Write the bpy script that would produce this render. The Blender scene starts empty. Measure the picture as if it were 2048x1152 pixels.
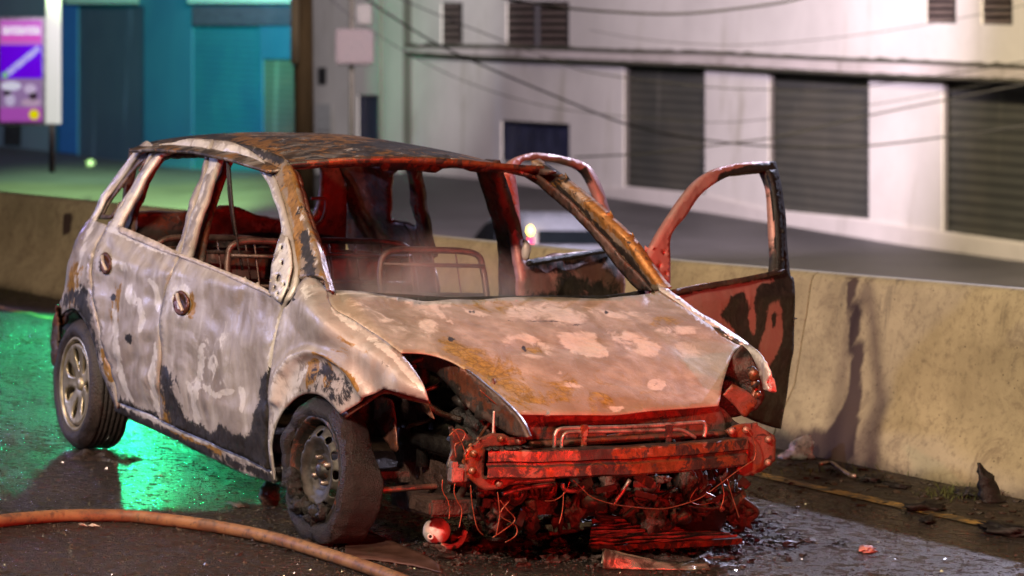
import bpy, bmesh, math, random
import numpy as np
from mathutils import Vector, Matrix, noise
from mathutils.geometry import delaunay_2d_cdt
sc = bpy.context.scene
COL = sc.collection
R = math.radians
random.seed(7)
# ------------------------------------------------------------------ camera
CAM = Vector((9.818, -5.154, 1.678)); YAW, PIT, ROL, FPX = 2.663, -.067, .052, 6016.5
_f = Vector((math.cos(PIT)*math.cos(YAW), math.cos(PIT)*math.sin(YAW), math.sin(PIT)))
_r0 = _f.cross(Vector((0, 0, 1))).normalized(); _u0 = _r0.cross(_f)
_r = _r0*math.cos(ROL)+_u0*math.sin(ROL); _u = -_r0*math.sin(ROL)+_u0*math.cos(ROL)
cd = bpy.data.cameras.new('camera'); cam = bpy.data.objects.new('camera', cd); COL.objects.link(cam)
cam.matrix_world = Matrix(((_r.x, _u.x, -_f.x, CAM.x), (_r.y, _u.y, -_f.y, CAM.y), (_r.z, _u.z, -_f.z, CAM.z), (0, 0, 0, 1)))
cd.sensor_width = 36; cd.lens = FPX/2048*36; cd.clip_end = 500
cd.dof.use_dof = True; cd.dof.aperture_fstop = 4.0
cd.dof.focus_distance = (Vector((.35, -.55, .5))-CAM).dot(_f)
sc.camera = cam
# ------------------------------------------------------------------ light
sc.view_settings.view_transform = 'Standard'; sc.view_settings.look = 'None'
sc.view_settings.exposure = 0; sc.view_settings.gamma = 1
sc.cycles.use_denoising = True
sc.cycles.max_bounces = 6; sc.cycles.diffuse_bounces = 3; sc.cycles.glossy_bounces = 3
sc.cycles.sample_clamp_indirect = 4; sc.cycles.caustics_reflective = False; sc.cycles.caustics_refractive = False
w = bpy.data.worlds.new('World'); sc.world = w; w.use_nodes = True
wn = w.node_tree; bg = wn.nodes['Background']
sky = wn.nodes.new('ShaderNodeTexSky'); sky.sky_type = 'NISHITA'; sky.sun_disc = False
sky.sun_elevation = R(-4); sky.sun_rotation = R(200)
mxw = wn.nodes.new('ShaderNodeMix'); mxw.data_type = 'RGBA'; mxw.inputs[0].default_value = .85
wn.links.new(sky.outputs[0], mxw.inputs[6]); mxw.inputs[7].default_value = (.30, .24, .27, 1)
wn.links.new(mxw.outputs[2], bg.inputs[0]); bg.inputs[1].default_value = .12


def B(px, py, d):
    "point at camera depth d metres seen at a pixel of the 2048 px photo"
    return CAM+(_f+_r*((px-1024)/FPX)-_u*((py-576)/FPX))*d


def ray(px, py):
    return _f+_r*((px-1024)/FPX)-_u*((py-576)/FPX)


def U(px, py, ax, c):
    d = ray(px, py); k = 'xyz'.index(ax); return CAM+d*((c-CAM[k])/d[k])


def spot(name, loc, target, col, power, size=.3, angle=60, blend=.4):
    l = bpy.data.lights.new(name, 'SPOT'); l.energy = power; l.color = col; l.shadow_soft_size = size
    l.spot_size = R(angle); l.spot_blend = blend
    o = bpy.data.objects.new(name, l); COL.objects.link(o); o.location = loc
    o.rotation_euler = (Vector(target)-Vector(loc)).to_track_quat('-Z', 'Y').to_euler()
    return o


WARM = (1, .79, .60)
spot('street_and_fill_light', (7.5, -9.0, 6.5), (-.9, -.2, .5), WARM, 7600, .3, 50)
spot('street_and_fill_light', (-3.5, -7.5, 7), (-2.6, 1, .3), (1, .74, .60), 1400, .3, 80)  # second unseen spot, added to lift the left part of the barrier
spot('street_and_fill_light', (3.5, -3.5, 7.5), (.3, 2.6, .3), (1, .80, .42), 900, .3, 70)  # separate overhead spot added to light the barrier face
spot('beacon_and_fill_red_light', (7.2, .5, .50), (.3, .1, .33), (1, .022, .015), 900, .12, 44)
spot('beacon_and_fill_red_light', (8.2, .4, 1.35), (-2.3, .1, .86), (1, .025, .018), 1300, .08, 11, .5)
spot('beacon_blue_light', (-7.5, -6.2, 2.2), (-1.5, -.8, .7), (.5, .55, 1), 800, .10, 45)
spot('beacon_and_fill_red_light', (4.4, -1.0, .34), (.2, -.62, .42), (1, .022, .015), 330, .1, 46)  # close red spot added to redden the wheelhouse and tyre
_ga = R(-46); _ge = R(-27)
spot('beacon_green_light', (-9.5, 2.0, .95), (-9.5+math.cos(_ga)*math.cos(_ge), 2+math.sin(_ga)*math.cos(_ge), .95+math.sin(_ge)), (.02, 1, .36), 420, .05, 76, .06)
spot('beacon_violet_light', (-12.5, .9, 1.7), (-7.6, .3, 0), (.5, .42, 1), 110, .1, 44, .5)
spot('lamp_beyond_barrier', (-10.5, 13.0, 7.4), (.5, .4, 0), (.74, .74, 1), 6500, .12, 40)

# unseen spots added to light the town on the lower street
spot('town_fill_light', B(2300, -1100, 38), B(1500, 250, 62), (1, .82, .56), 34000, .5, 70)
spot('town_fill_light', B(1000, -1100, 41), B(850, 240, 80), (.94, .80, 1), 38000, .5, 75)
spot('town_fill_light', B(760, -700, 33), B(605, 130, 44), (1, .75, .5), 2600, .3, 22, 1)  # narrow spot added to brighten the utility pole
spot('town_green_light', B(450, -260, 55), B(440, 20, 76), (.02, 1, .36), 19000, .3, 30, 1)
spot('town_fill_light', B(640, -500, 60), B(715, 150, 88), (.95, .97, .95), 14000, .3, 34, .8)  # spot added to brighten the left end of the white wall
spot('town_fill_light', B(1180, -260, 33), B(1120, 450, 45), (.88, .82, 1), 8000, .3, 15, 1)  # spot added to make the distant hatchback readable
spot('town_green_light', B(250, -700, 45), B(225, 400, 63), (.50, 1, .30), 330000, .3, 25, .7)
spot('town_blue_light', B(140, -200, 62), B(240, 200, 78), (.05, .38, 1), 5000, .3, 70)

# ------------------------------------------------------------------ mesh helpers


def link(name, verts, faces, mat, parent=None, smooth=True, wear=None, loc=None):
    me = bpy.data.meshes.new(name)
    vs = [Vector(v) for v in verts]
    if parent is not None:
        base = Vector((0, 0, 0)); p = parent
        while p is not None:
            base += p.location; p = p.parent
    elif loc is not None: base = Vector(loc)
    else:
        a = np.array([tuple(v) for v in vs]); base = Vector((a[:, 0].mean(), a[:, 1].mean(), a[:, 2].min()))
    me.from_pydata([tuple(v-base) for v in vs], [], faces); me.update()
    me.polygons.foreach_set('use_smooth', [smooth]*len(me.polygons))
    if mat: me.materials.append(mat)
    if wear is not None:
        a = me.attributes.new('wear', 'FLOAT_COLOR', 'POINT')
        a.data.foreach_set('color', [c for w_ in wear for c in (*w_, 1)])
    o = bpy.data.objects.new(name, me); COL.objects.link(o)
    if parent is not None: o.parent = parent
    else: o.location = base
    return o


def tag(o, label=None, cat=None, group=None, kind=None):
    for k, v in (('label', label), ('category', cat), ('group', group), ('kind', kind)):
        if v: o[k] = v
    return o


def empty(name, loc, label, cat, group=None):
    o = bpy.data.objects.new(name, None); COL.objects.link(o); o.location = loc; o.empty_display_size = .1
    return tag(o, label, cat, group)


def solid(o, th, off=-1):
    m = o.modifiers.new('thickness', 'SOLIDIFY'); m.thickness = th; m.offset = off; return o


def catmull(pts, n=6):
    pts = [tuple(p) for p in pts]
    if len(pts) < 3: return pts
    P = [pts[0]]+pts+[pts[-1]]; out = []
    for i in range(1, len(P)-2):
        p0, p1, p2, p3 = (np.array(P[i+k], float) for k in (-1, 0, 1, 2))
        for k in range(n):
            t = k/n
            out.append(tuple(.5*((2*p1)+(-p0+p2)*t+(2*p0-5*p1+4*p2-p3)*t*t+(-p0+3*p1-3*p2+p3)*t**3)))
    out.append(pts[-1]); return out


def outline(segs):
    "segments: lists of points, each smoothed on its own and joined at corners"
    if isinstance(segs[0][0], (int, float)): return [tuple(map(float, p)) for p in segs]
    out = []
    for s in segs:
        c = catmull(s)
        if out and math.dist(out[-1], c[0]) < 1e-6: c = c[1:]
        out += c
    if math.dist(out[0], out[-1]) < 1e-6: out.pop()
    return out


def inside(P, poly):
    x, y = P[:, 0], P[:, 1]; c = np.zeros(len(P), bool); q = np.array(poly); n = len(q)
    for i in range(n):
        (x1, y1), (x2, y2) = q[i], q[(i+1) % n]
        if y1 == y2: continue
        c ^= ((y1 > y) != (y2 > y)) & (x < (x2-x1)*(y-y1)/(y2-y1)+x1)
    return c


def pdist(P, poly, closed=True):
    q = np.array(poly, float); n = len(q); best = np.full(len(P), 1e9)
    for i in range(n if closed else n-1):
        a, b = q[i], q[(i+1) % n]; d = b-a; L = d@d+1e-12
        t = np.clip(((P-a)@d)/L, 0, 1); e = P-(a+t[:, None]*d); best = np.minimum(best, np.hypot(e[:, 0], e[:, 1]))
    return best


def cdt(poly, holes=(), step=8.):
    "triangulated sheet with interior points; returns 2-D points, triangles"
    pts, edges = [], []
    loops = [poly]+list(holes)
    for lp in loops:
        dense = []
        for i in range(len(lp)):
            a, b = lp[i], lp[(i+1) % len(lp)]; k = max(1, int(math.dist(a, b)/step+.5))
            dense += [(a[0]+(b[0]-a[0])*j/k, a[1]+(b[1]-a[1])*j/k) for j in range(k)]
        o = len(pts); n = len(dense); pts += dense; edges += [(o+i, o+(i+1) % n) for i in range(n)]
    q = np.array(poly); x0, y0 = q.min(0); x1, y1 = q.max(0); g = []
    row = 0; y = y0+step*.5
    while y < y1:
        x = x0+step*(.5 if row % 2 else 0)
        while x < x1: g.append((x, y)); x += step
        y += step*.87; row += 1
    if g:
        G = np.array(g); m = inside(G, poly)
        for h in holes: m &= ~inside(G, h)
        for lp in loops: m &= pdist(G, lp) > step*.45
        pts += [tuple(p) for p in G[m]]
    r = delaunay_2d_cdt([Vector(p) for p in pts], edges, [], 0, 1e-5)
    V = np.array([tuple(v) for v in r[0]]); F = [list(f) for f in r[2]]
    if not F: return V, []
    C = np.array([V[f].mean(0) for f in F]); m = inside(C, poly)
    for h in holes: m &= ~inside(C, h)
    F = [f if (V[f[1]][0]-V[f[0]][0])*(V[f[2]][1]-V[f[0]][1])-(V[f[2]][0]-V[f[0]][0])*(V[f[1]][1]-V[f[0]][1]) > 0 else f[::-1] for f, k in zip(F, m) if k]
    used = sorted({i for f in F for i in f}); mp = {k: i for i, k in enumerate(used)}
    return V[used], [[mp[i] for i in f] for f in F]


def smoothstep(a, b, x):
    t = np.clip((x-a)/(b-a), 0, 1); return t*t*(3-2*t)


def wearmap(P, blobs):
    "three wear channels (soot, pale ash, ochre rust) from traced stains"
    W = np.zeros((len(P), 3))
    for b in blobs or ():
        ch, kind = b[0], b[1]
        if kind == 'E':
            cx, cy, rx, ry, rot, val, soft = b[2:]
            c, s = math.cos(R(rot)), math.sin(R(rot)); dx, dy = P[:, 0]-cx, P[:, 1]-cy
            d = np.hypot((dx*c+dy*s)/rx, (-dx*s+dy*c)/ry); soft = min(.9, soft*1.6); v = val*(1-smoothstep(1-soft, 1+soft, d))
        elif kind == 'P':
            pts, val, soft = b[2:]; d = pdist(P, pts); d = np.where(inside(P, pts), -d, d)
            v = val*(1-smoothstep(-soft*1.7, soft*1.9, d))
        else:
            pts, wd, val = b[2:]; d = pdist(P, pts, False); v = val*(1-smoothstep(wd*.1, wd*1.25, d))
        W[:, ch] = np.maximum(W[:, ch], v) if val > 0 else W[:, ch]+v
    return np.clip(W, 0, 1)


class Surf:
    "surface F(p)=0 solved along the line of sight from a guess plane; gives points and normals"
    def __init__(s, F, ax, c): s.F, s.ax, s.c = F, ax, c
    def s0(s, px, py):
        d = ray(px, py); k = 'xyz'.index(s.ax); return (s.c-CAM[k])/d[k]
    def solve(s, px, py):
        d = ray(px, py); t = s.s0(px, py)
        for _ in range(40):
            f = s.F(CAM+d*t)
            if abs(f) < 1e-6: break
            g = (s.F(CAM+d*(t+1e-4))-f)/1e-4
            if abs(g) < .08: g = .08 if g > 0 else -.08
            t -= max(-.25, min(.25, f/g))
        return t
    def __call__(s, px, py): return CAM+ray(px, py)*s.solve(px, py)
    def normal(s, p):
        e = 1e-4; f = s.F
        n = Vector((f(p+Vector((e, 0, 0)))-f(p-Vector((e, 0, 0))), f(p+Vector((0, e, 0)))-f(p-Vector((0, e, 0))), f(p+Vector((0, 0, e)))-f(p-Vector((0, 0, e)))))
        n.normalize()
        return n if n.dot(CAM-p) > 0 else -n


def plane(ax, c): return Surf(lambda p: p['xyz'.index(ax)]-c, ax, c)


def panel(name, segs, surf, mat, parent=None, holes=(), step=8, th=.004, off=0, blobs=None, dents=None, away=0, smooth=True, rough=0):
    poly = outline(segs); hs = [outline(h) for h in holes]
    V, F = cdt(poly, hs, step)
    wr = wearmap(V, blobs); vs = []
    for (px, py) in V:
        p = surf(px, py); n = surf.normal(p)
        d = off
        if dents: d += dents(px, py)
        if rough: d += rough*(noise.noise(p*9)+.5*noise.noise(p*23))
        vs.append(p+n*d)
    # pixel y runs down, so counter-clockwise in pixels faces away from the camera
    F = [f[::-1] for f in F]
    o = link(name, vs, F, mat, parent, smooth, wr)
    if th: solid(o, th)
    return o


def tube_geo(pts, rad, n=8, closed=False, cap=True):
    P = [Vector(p) for p in pts]; m = len(P); rs = rad if isinstance(rad, (list, tuple)) else [rad]*m
    V, F = [], []; prev = None
    for i, p in enumerate(P):
        a = P[(i-1) % m] if (i > 0 or closed) else p; b = P[(i+1) % m] if (i < m-1 or closed) else p
        t = (b-a).normalized()
        if prev is None: x = t.orthogonal().normalized()
        else:
            x = (prev-t*prev.dot(t))
            x = x.normalized() if x.length > 1e-6 else t.orthogonal().normalized()
        prev = x; y = t.cross(x)
        for k in range(n):
            q = 2*math.pi*k/n; V.append(p+(x*math.cos(q)+y*math.sin(q))*rs[i])
    for i in range(m if closed else m-1):
        j = (i+1) % m
        for k in range(n): l = (k+1) % n; F.append([i*n+k, i*n+l, j*n+l, j*n+k])
    if cap and not closed: F += [list(range(n))[::-1], [(m-1)*n+k for k in range(n)]]
    return V, F


def tube(name, pts, rad, mat, parent=None, n=8, sm=True, closed=False, k=5):
    if sm: pts = catmull([tuple(p) for p in pts], k)
    if isinstance(rad, (list, tuple)) and len(rad) != len(pts):
        rad = list(np.interp(np.linspace(0, 1, len(pts)), np.linspace(0, 1, len(rad)), rad))
    V, F = tube_geo(pts, rad, n, closed); return link(name, V, F, mat, parent)


def join_geo(*gs):
    V, F = [], []
    for v, f in gs: o = len(V); V += list(v); F += [[i+o for i in q] for q in f]
    return V, F


def box_geo(c, h, M=None, bev=0):
    "box of half sizes h about c, optional 3x3 axes; a small chamfer keeps edges soft"
    M = M or Matrix.Identity(3); bm = bmesh.new(); bmesh.ops.create_cube(bm, size=2)
    for v in bm.verts: v.co = Vector((v.co.x*h[0], v.co.y*h[1], v.co.z*h[2]))
    if bev: bmesh.ops.bevel(bm, geom=bm.edges[:], offset=bev, segments=2, affect='EDGES')
    c = Vector(c); V = [c+M@v.co for v in bm.verts]; bm.verts.index_update(); F = [[v.index for v in f.verts] for f in bm.faces]
    bm.free(); return V, F


def lathe_geo(prof, n=48, c=(0, 0, 0), M=None, closed=False):
    "profile (radius, along-axis) turned about local X"
    M = M or Matrix.Identity(3); c = Vector(c); V, F = [], []; m = len(prof)
    for k in range(n):
        a = 2*math.pi*k/n
        for (r_, h) in prof: V.append(c+M@Vector((h, r_*math.cos(a), r_*math.sin(a))))
    for k in range(n):
        l = (k+1) % n
        for i in range(m if closed else m-1):
            j = (i+1) % m; F.append([k*m+i, l*m+i, l*m+j, k*m+j])
    return V, F


def lump_geo(c, s, seed=0, sub=3, amp=.35, freq=2.2, M=None):
    bm = bmesh.new(); bmesh.ops.create_icosphere(bm, subdivisions=sub, radius=1); c = Vector(c); o = Vector((seed*3.7, seed*1.3, seed*.7)); M = M or Matrix.Identity(3)
    V = []
    for v in bm.verts:
        p = v.co; k = 1+amp*(noise.noise(p*freq+o)+.5*noise.noise(p*freq*2.3+o)+.25*noise.noise(p*freq*5+o))
        V.append(c+M@Vector((p.x*s[0]*k, p.y*s[1]*k, p.z*s[2]*k)))
    bm.verts.index_update(); F = [[v.index for v in f.verts] for f in bm.faces]; bm.free(); return V, F


def rotz(a): return Matrix.Rotation(a, 3, 'Z')
CM = Matrix(((_r.x, _f.x, _u.x), (_r.y, _f.y, _u.y), (_r.z, _f.z, _u.z)))   # right, away, up axes of the level town behind

# ------------------------------------------------------------------ materials


class NT:
    def __init__(s, name):
        s.m = bpy.data.materials.new(name); s.m.use_nodes = True; s.t = s.m.node_tree; s.n = s.t.nodes; s.b = s.n['Principled BSDF']
        s.co = s.n.new('ShaderNodeTexCoord').outputs['Object']
    def link(s, a, b): s.t.links.new(a, b)
    def val(s, sock, v):
        if isinstance(v, bpy.types.NodeSocket): s.link(v, sock)
        else: sock.default_value = (*v, 1) if isinstance(v, (tuple, list)) and len(v) == 3 and sock.type == 'RGBA' else v
    def noise(s, sc_=5, det=6, rough=.6, dist=0, vec=None, out='Fac'):
        n = s.n.new('ShaderNodeTexNoise'); n.inputs['Scale'].default_value = sc_; n.inputs['Detail'].default_value = det
        n.inputs['Roughness'].default_value = rough; n.inputs['Distortion'].default_value = dist
        s.link(vec or s.co, n.inputs['Vector']); return n.outputs[out]
    def voro(s, sc_=5, vec=None, feat='F1', out='Distance'):
        n = s.n.new('ShaderNodeTexVoronoi'); n.feature = feat; n.inputs['Scale'].default_value = sc_; s.link(vec or s.co, n.inputs['Vector']); return n.outputs[out]
    def map(s, scale=(1, 1, 1), rot=(0, 0, 0), loc=(0, 0, 0)):
        n = s.n.new('ShaderNodeMapping'); n.inputs['Scale'].default_value = scale; n.inputs['Rotation'].default_value = rot; n.inputs['Location'].default_value = loc
        s.link(s.co, n.inputs['Vector']); return n.outputs[0]
    def math(s, op, a, b=0., c=None, clamp=False):
        n = s.n.new('ShaderNodeMath'); n.operation = op; n.use_clamp = clamp; s.val(n.inputs[0], a); s.val(n.inputs[1], b)
        if c is not None: s.val(n.inputs[2], c)
        return n.outputs[0]
    def ramp(s, fac, a, b, lo=0., hi=1.):
        n = s.n.new('ShaderNodeMapRange'); n.interpolation_type = 'SMOOTHSTEP'; s.val(n.inputs[0], fac)
        n.inputs[1].default_value = a; n.inputs[2].default_value = b; n.inputs[3].default_value = lo; n.inputs[4].default_value = hi; return n.outputs[0]
    def mix(s, fac, a, b, mode='MIX'):
        n = s.n.new('ShaderNodeMix'); n.data_type = 'RGBA'; n.blend_type = mode; s.val(n.inputs[0], fac); s.val(n.inputs[6], a); s.val(n.inputs[7], b); return n.outputs[2]
    def bump(s, h, st=.5, dist=.01, nrm=None):
        n = s.n.new('ShaderNodeBump'); s.val(n.inputs['Strength'], st); n.inputs['Distance'].default_value = dist; s.link(h, n.inputs['Height'])
        if nrm: s.link(nrm, n.inputs['Normal'])
        return n.outputs[0]
    def attr(s, name='wear'):
        n = s.n.new('ShaderNodeAttribute'); n.attribute_name = name; q = s.n.new('ShaderNodeSeparateColor'); s.link(n.outputs['Color'], q.inputs[0]); return q.outputs
    def sep(s, v=None):
        q = s.n.new('ShaderNodeSeparateXYZ'); s.link(v or s.co, q.inputs[0]); return q.outputs
    def set(s, **k):
        for a, v in k.items(): s.val(s.b.inputs[a.replace('_', ' ')], v)
        return s.m


def burnt(name, c1, c2, pale=(.62, .55, .50), rust=(.42, .22, .05), soot=(.014, .011, .010), metal=.45, rough=.42, dent=.5, dents=2.6,
          edge=.8, soot_bias=0., pale_bias=0., rust_bias=0., crack=0., mw=0.):
    t = NT(name); a = t.attr()
    n1 = t.noise(2.6, 7, .58, .6); n2 = t.noise(11, 8, .68, .8); n3 = t.noise(34, 6, .7)
    st = t.noise(7, 6, .6, .3, t.map((1.2, 1.2, .3)))
    col = t.mix(t.ramp(n1, .32, .68), c1, c2)
    col = t.mix(t.ramp(st, .42, .75, 0, .55), col, pale)
    col = t.mix(t.ramp(n3, .58, .76, 0, .28), col, [x*.5 for x in c1])
    def mask(ch, bias, nn, lo=.40-mw, hi=.60+mw): return t.ramp(t.math('ADD', t.math('ADD', ch, bias), t.math('MULTIPLY', t.math('SUBTRACT', nn, .5), edge*2.8)), lo, hi)
    mp = mask(a[1], pale_bias, n2); mr = mask(a[2], rust_bias, t.noise(8, 10, .7, 1.2)); ms = mask(a[0], soot_bias, t.noise(14, 12, .75, .6))
    rc = t.mix(t.ramp(n3, .35, .65), rust, [x*.55 for x in rust])
    col = t.mix(mr, col, rc); col = t.mix(mp, col, t.mix(t.ramp(n3, .4, .7), pale, [x*.8 for x in pale]))
    if crack:
        v = t.voro(26, feat='DISTANCE_TO_EDGE'); cr = t.math('MULTIPLY', t.ramp(v, .0, .09, 1, 0), t.math('MULTIPLY', mr, crack)); col = t.mix(cr, col, [x*.25 for x in rust])
    col = t.mix(ms, col, t.mix(t.ramp(n3, .4, .7), soot, [x*2.6 for x in soot]))
    rg = t.math('ADD', t.ramp(n2, .3, .7, rough-.14, rough+.2), t.math('MULTIPLY', ms, .12), clamp=True)
    big = t.noise(dents, 3, .5, .6, t.map((1, 1, .8)))
    b = t.bump(big, dent, .09); b = t.bump(n2, .25, .012, b); b = t.bump(t.noise(160, 3, .6), .22, .003, b)
    met = t.math('MULTIPLY', t.math('SUBTRACT', 1, ms), metal)
    return t.set(Base_Color=col, Roughness=rg, Metallic=met, Normal=b)


def simple(name, col, rough=.5, metal=0., var=.25, sc_=12, bump=.2, bd=.005, emit=None, es=1., spec=None):
    t = NT(name); n = t.noise(sc_, 6, .65); c = t.mix(t.ramp(n, .3, .7), [x*(1-var) for x in col], [min(1, x*(1+var)) for x in col])
    t.set(Base_Color=c, Roughness=t.ramp(n, .3, .7, max(.05, rough-.08), min(1, rough+.12)), Metallic=metal)
    if bump: t.set(Normal=t.bump(t.noise(sc_*6, 4, .6), bump, bd))
    if emit: t.set(Emission_Color=emit, Emission_Strength=es)
    if spec is not None: t.b.inputs['Specular IOR Level'].default_value = spec
    return t.m


M_ash = burnt('burnt_paint_ash', (.46, .405, .385), (.29, .24, .222), pale=(.72, .67, .65), dent=.5, dents=2.4, metal=.22, rough=.42)
M_hood = burnt('burnt_hood', (.39, .32, .26), (.27, .20, .145), pale=(.66, .56, .49), rust=(.44, .27, .055), dent=.12, metal=.25, rough=.5, crack=.45, edge=.8, mw=.10)
M_roof = burnt('burnt_roof', (.13, .085, .06), (.05, .036, .03), rust=(.40, .19, .07), dent=.2, soot_bias=.38, rust_bias=.37, edge=1.3)
M_pillar = burnt('burnt_pillar', (.34, .25, .17), (.17, .12, .09), rust=(.42, .21, .06), dent=.15, rust_bias=.35, soot_bias=.25, edge=1.1, rough=.5)
M_inner = burnt('burnt_inner_metal', (.10, .06, .05), (.05, .032, .028), pale=(.2, .15, .13), rust=(.15, .05, .028), dent=.3, rust_bias=.28, soot_bias=.3, edge=1.1, rough=.45, metal=.3)
M_rust = burnt('rusty_beam_metal', (.20, .085, .06), (.10, .04, .03), pale=(.36, .2, .15), rust=(.24, .075, .03), dent=.12, rust_bias=.3, soot_bias=.3, edge=1., rough=.34, metal=.4)
M_door_redlit = burnt('burnt_open_door_redlit', (.50, .22, .20), (.42, .18, .16), pale=(.45, .33, .3), dent=.3, edge=.35, rough=.45, metal=.2)  # part of the red is beacon light put into the base colour
M_soot = simple('charred_black', (.009, .007, .0065), .5, 0, .5, 20, .6, .01)
M_engine = simple('charred_engine', (.055, .034, .028), .42, .25, .7, 14, .7, .012)
M_tyre = simple('burnt_tyre_rubber', (.030, .022, .021), .55, 0, .45, 16, .7, .008)
M_char = simple('tyre_char', (.016, .012, .011), .38, 0, .5, 30, 1., .012)
M_rim = simple('grey_burnt_steel', (.062, .054, .047), .5, .35, .45, 14, .25, .004)
M_alloy = simple('alloy_wheel_metal', (.42, .36, .26), .38, .7, .3, 10, .2, .004)
M_wire = simple('bare_copper_wire', (.28, .11, .06), .35, .6, .3, 30, .2, .002)
M_pipe = simple('burnt_pipe_metal', (.30, .22, .19), .32, .6, .5, 22, .3, .003)
M_frame = simple('burnt_seat_tube', (.10, .06, .05), .4, .5, .5, 22, .4, .004)
M_white = simple('heat_bleached_metal', (.55, .46, .42), .42, .2, .25, 16, .4, .004)


def m_asphalt():
    t = NT('wet_asphalt'); x, y, z = t.sep()
    n = t.noise(1.1, 6, .6, .4); g = t.noise(130, 3, .6); sp = t.voro(170)
    col = t.mix(t.ramp(n, .35, .65), (.020, .017, .0155), (.042, .035, .031))
    col = t.mix(t.ramp(g, .45, .7, 0, .6), col, (.085, .065, .055))
    wet = t.ramp(t.noise(.8, 5, .55, .5), .40, .62)
    rg = t.math('ADD', t.ramp(t.noise(14, 6, .7), .35, .65, .16, .5), t.math('MULTIPLY', wet, -.10))
    # dirt strip along the barrier foot
    d = t.math('SUBTRACT', y, t.math('MULTIPLY', x, .1070)); d = t.math('ADD', d, t.math('MULTIPLY', t.math('SUBTRACT', t.noise(3.5, 6, .65), .5), .35))
    mud = t.ramp(d, 1.98, 2.2)
    mc = t.mix(t.ramp(t.noise(9, 8, .7), .35, .65), (.022, .015, .010), (.07, .048, .03))
    col = t.mix(mud, col, mc); rg = t.math('ADD', rg, t.math('MULTIPLY', mud, .25))
    b = t.bump(t.noise(55, 4, .75), 1., .016); b = t.bump(sp, 1., .012, b); b = t.bump(t.noise(16, 5, .7), .6, .03, b); b = t.bump(t.noise(9, 6, .6), t.math('MULTIPLY', mud, .9), .06, b)
    return t.set(Base_Color=col, Roughness=rg, Normal=b)


def m_concrete():
    t = NT('barrier_concrete'); x, y, z = t.sep()
    n = t.noise(2.2, 8, .65, .3); col = t.mix(t.ramp(n, .3, .7), (.30, .25, .15), (.455, .385, .24))
    col = t.mix(t.ramp(t.noise(26, 8, .75), .48, .68, 0, .6), col, (.17, .135, .085))
    col = t.mix(t.ramp(t.noise(5, 9, .75, .8), .52, .66, 0, .5), col, (.15, .11, .07))
    pit = t.ramp(t.voro(22), .0, .13, 1, 0); pit = t.math('MULTIPLY', pit, t.ramp(t.noise(7, 3, .5), .44, .54)); col = t.mix(pit, col, (.05, .035, .025))
    a = t.attr(); sm = t.ramp(t.math('ADD', a[0], t.math('MULTIPLY', t.math('SUBTRACT', t.noise(16, 9, .75, .2), .5), .35)), .36, .64)
    col = t.mix(sm, col, (.062, .038, .03))
    drt = t.ramp(t.math('ADD', z, t.math('MULTIPLY', t.math('SUBTRACT', t.noise(6, 8, .7), .5), .16)), .0, .10, .8, 0); col = t.mix(drt, col, (.06, .045, .028))
    st = t.ramp(t.noise(14, 5, .6, .2, t.map((1, 1, .12))), .56, .70, 0, .45); st = t.math('MULTIPLY', st, t.ramp(z, .35, .8)); col = t.mix(st, col, (.10, .08, .06))
    b = t.bump(t.noise(40, 6, .7), .35, .008); b = t.bump(pit, .5, -.01, b)
    return t.set(Base_Color=col, Roughness=.72, Normal=b)


M_asphalt = m_asphalt(); M_conc = m_concrete()
# ------------------------------------------------------------------ setting: roads


def B_(t):  # barrier base line
    return Vector((t, .1066*t+2.922, 0))


def sheet(name, pts, mat, kind='structure', z=0.):
    V = [(*p, z) if len(p) == 2 else p for p in pts]
    o = link(name, V, [list(range(len(V)))], mat, smooth=False, loc=(0, 0, 0)); tag(o, kind=kind); return o


g = []
for i in range(2):
    for j in range(2): g.append((-60+120*i, -45+(48.2 if j else 0)+(0 if not j else (-60+120*i)*.1066)))
sheet('road', [g[0], g[2], g[3], g[1]], M_asphalt)
# worn yellow edge line along the dirt strip
t = NT('worn_yellow_paint'); x, y, z = t.sep()
wr_ = t.ramp(t.noise(5, 10, .8, .8), .44, .52)
t.set(Base_Color=t.mix(wr_, (.46, .25, .05), (.045, .032, .02)), Roughness=.5, Normal=t.bump(t.noise(60, 4, .7), .5, .01))
a_, b_ = -16., 6.
sheet('road_marking', [(a_, .107*a_+2.13), (b_, .107*b_+2.13), (b_, .107*b_+2.24), (a_, .107*a_+2.24)], t.m, z=.004)

# concrete barrier: blocks of one safety-barrier profile butted end to end
bar_top = lambda x: float(np.interp(x, [-13, -3.6, -.9, 6], [.66, .82, .895, 1.02]))


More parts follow.
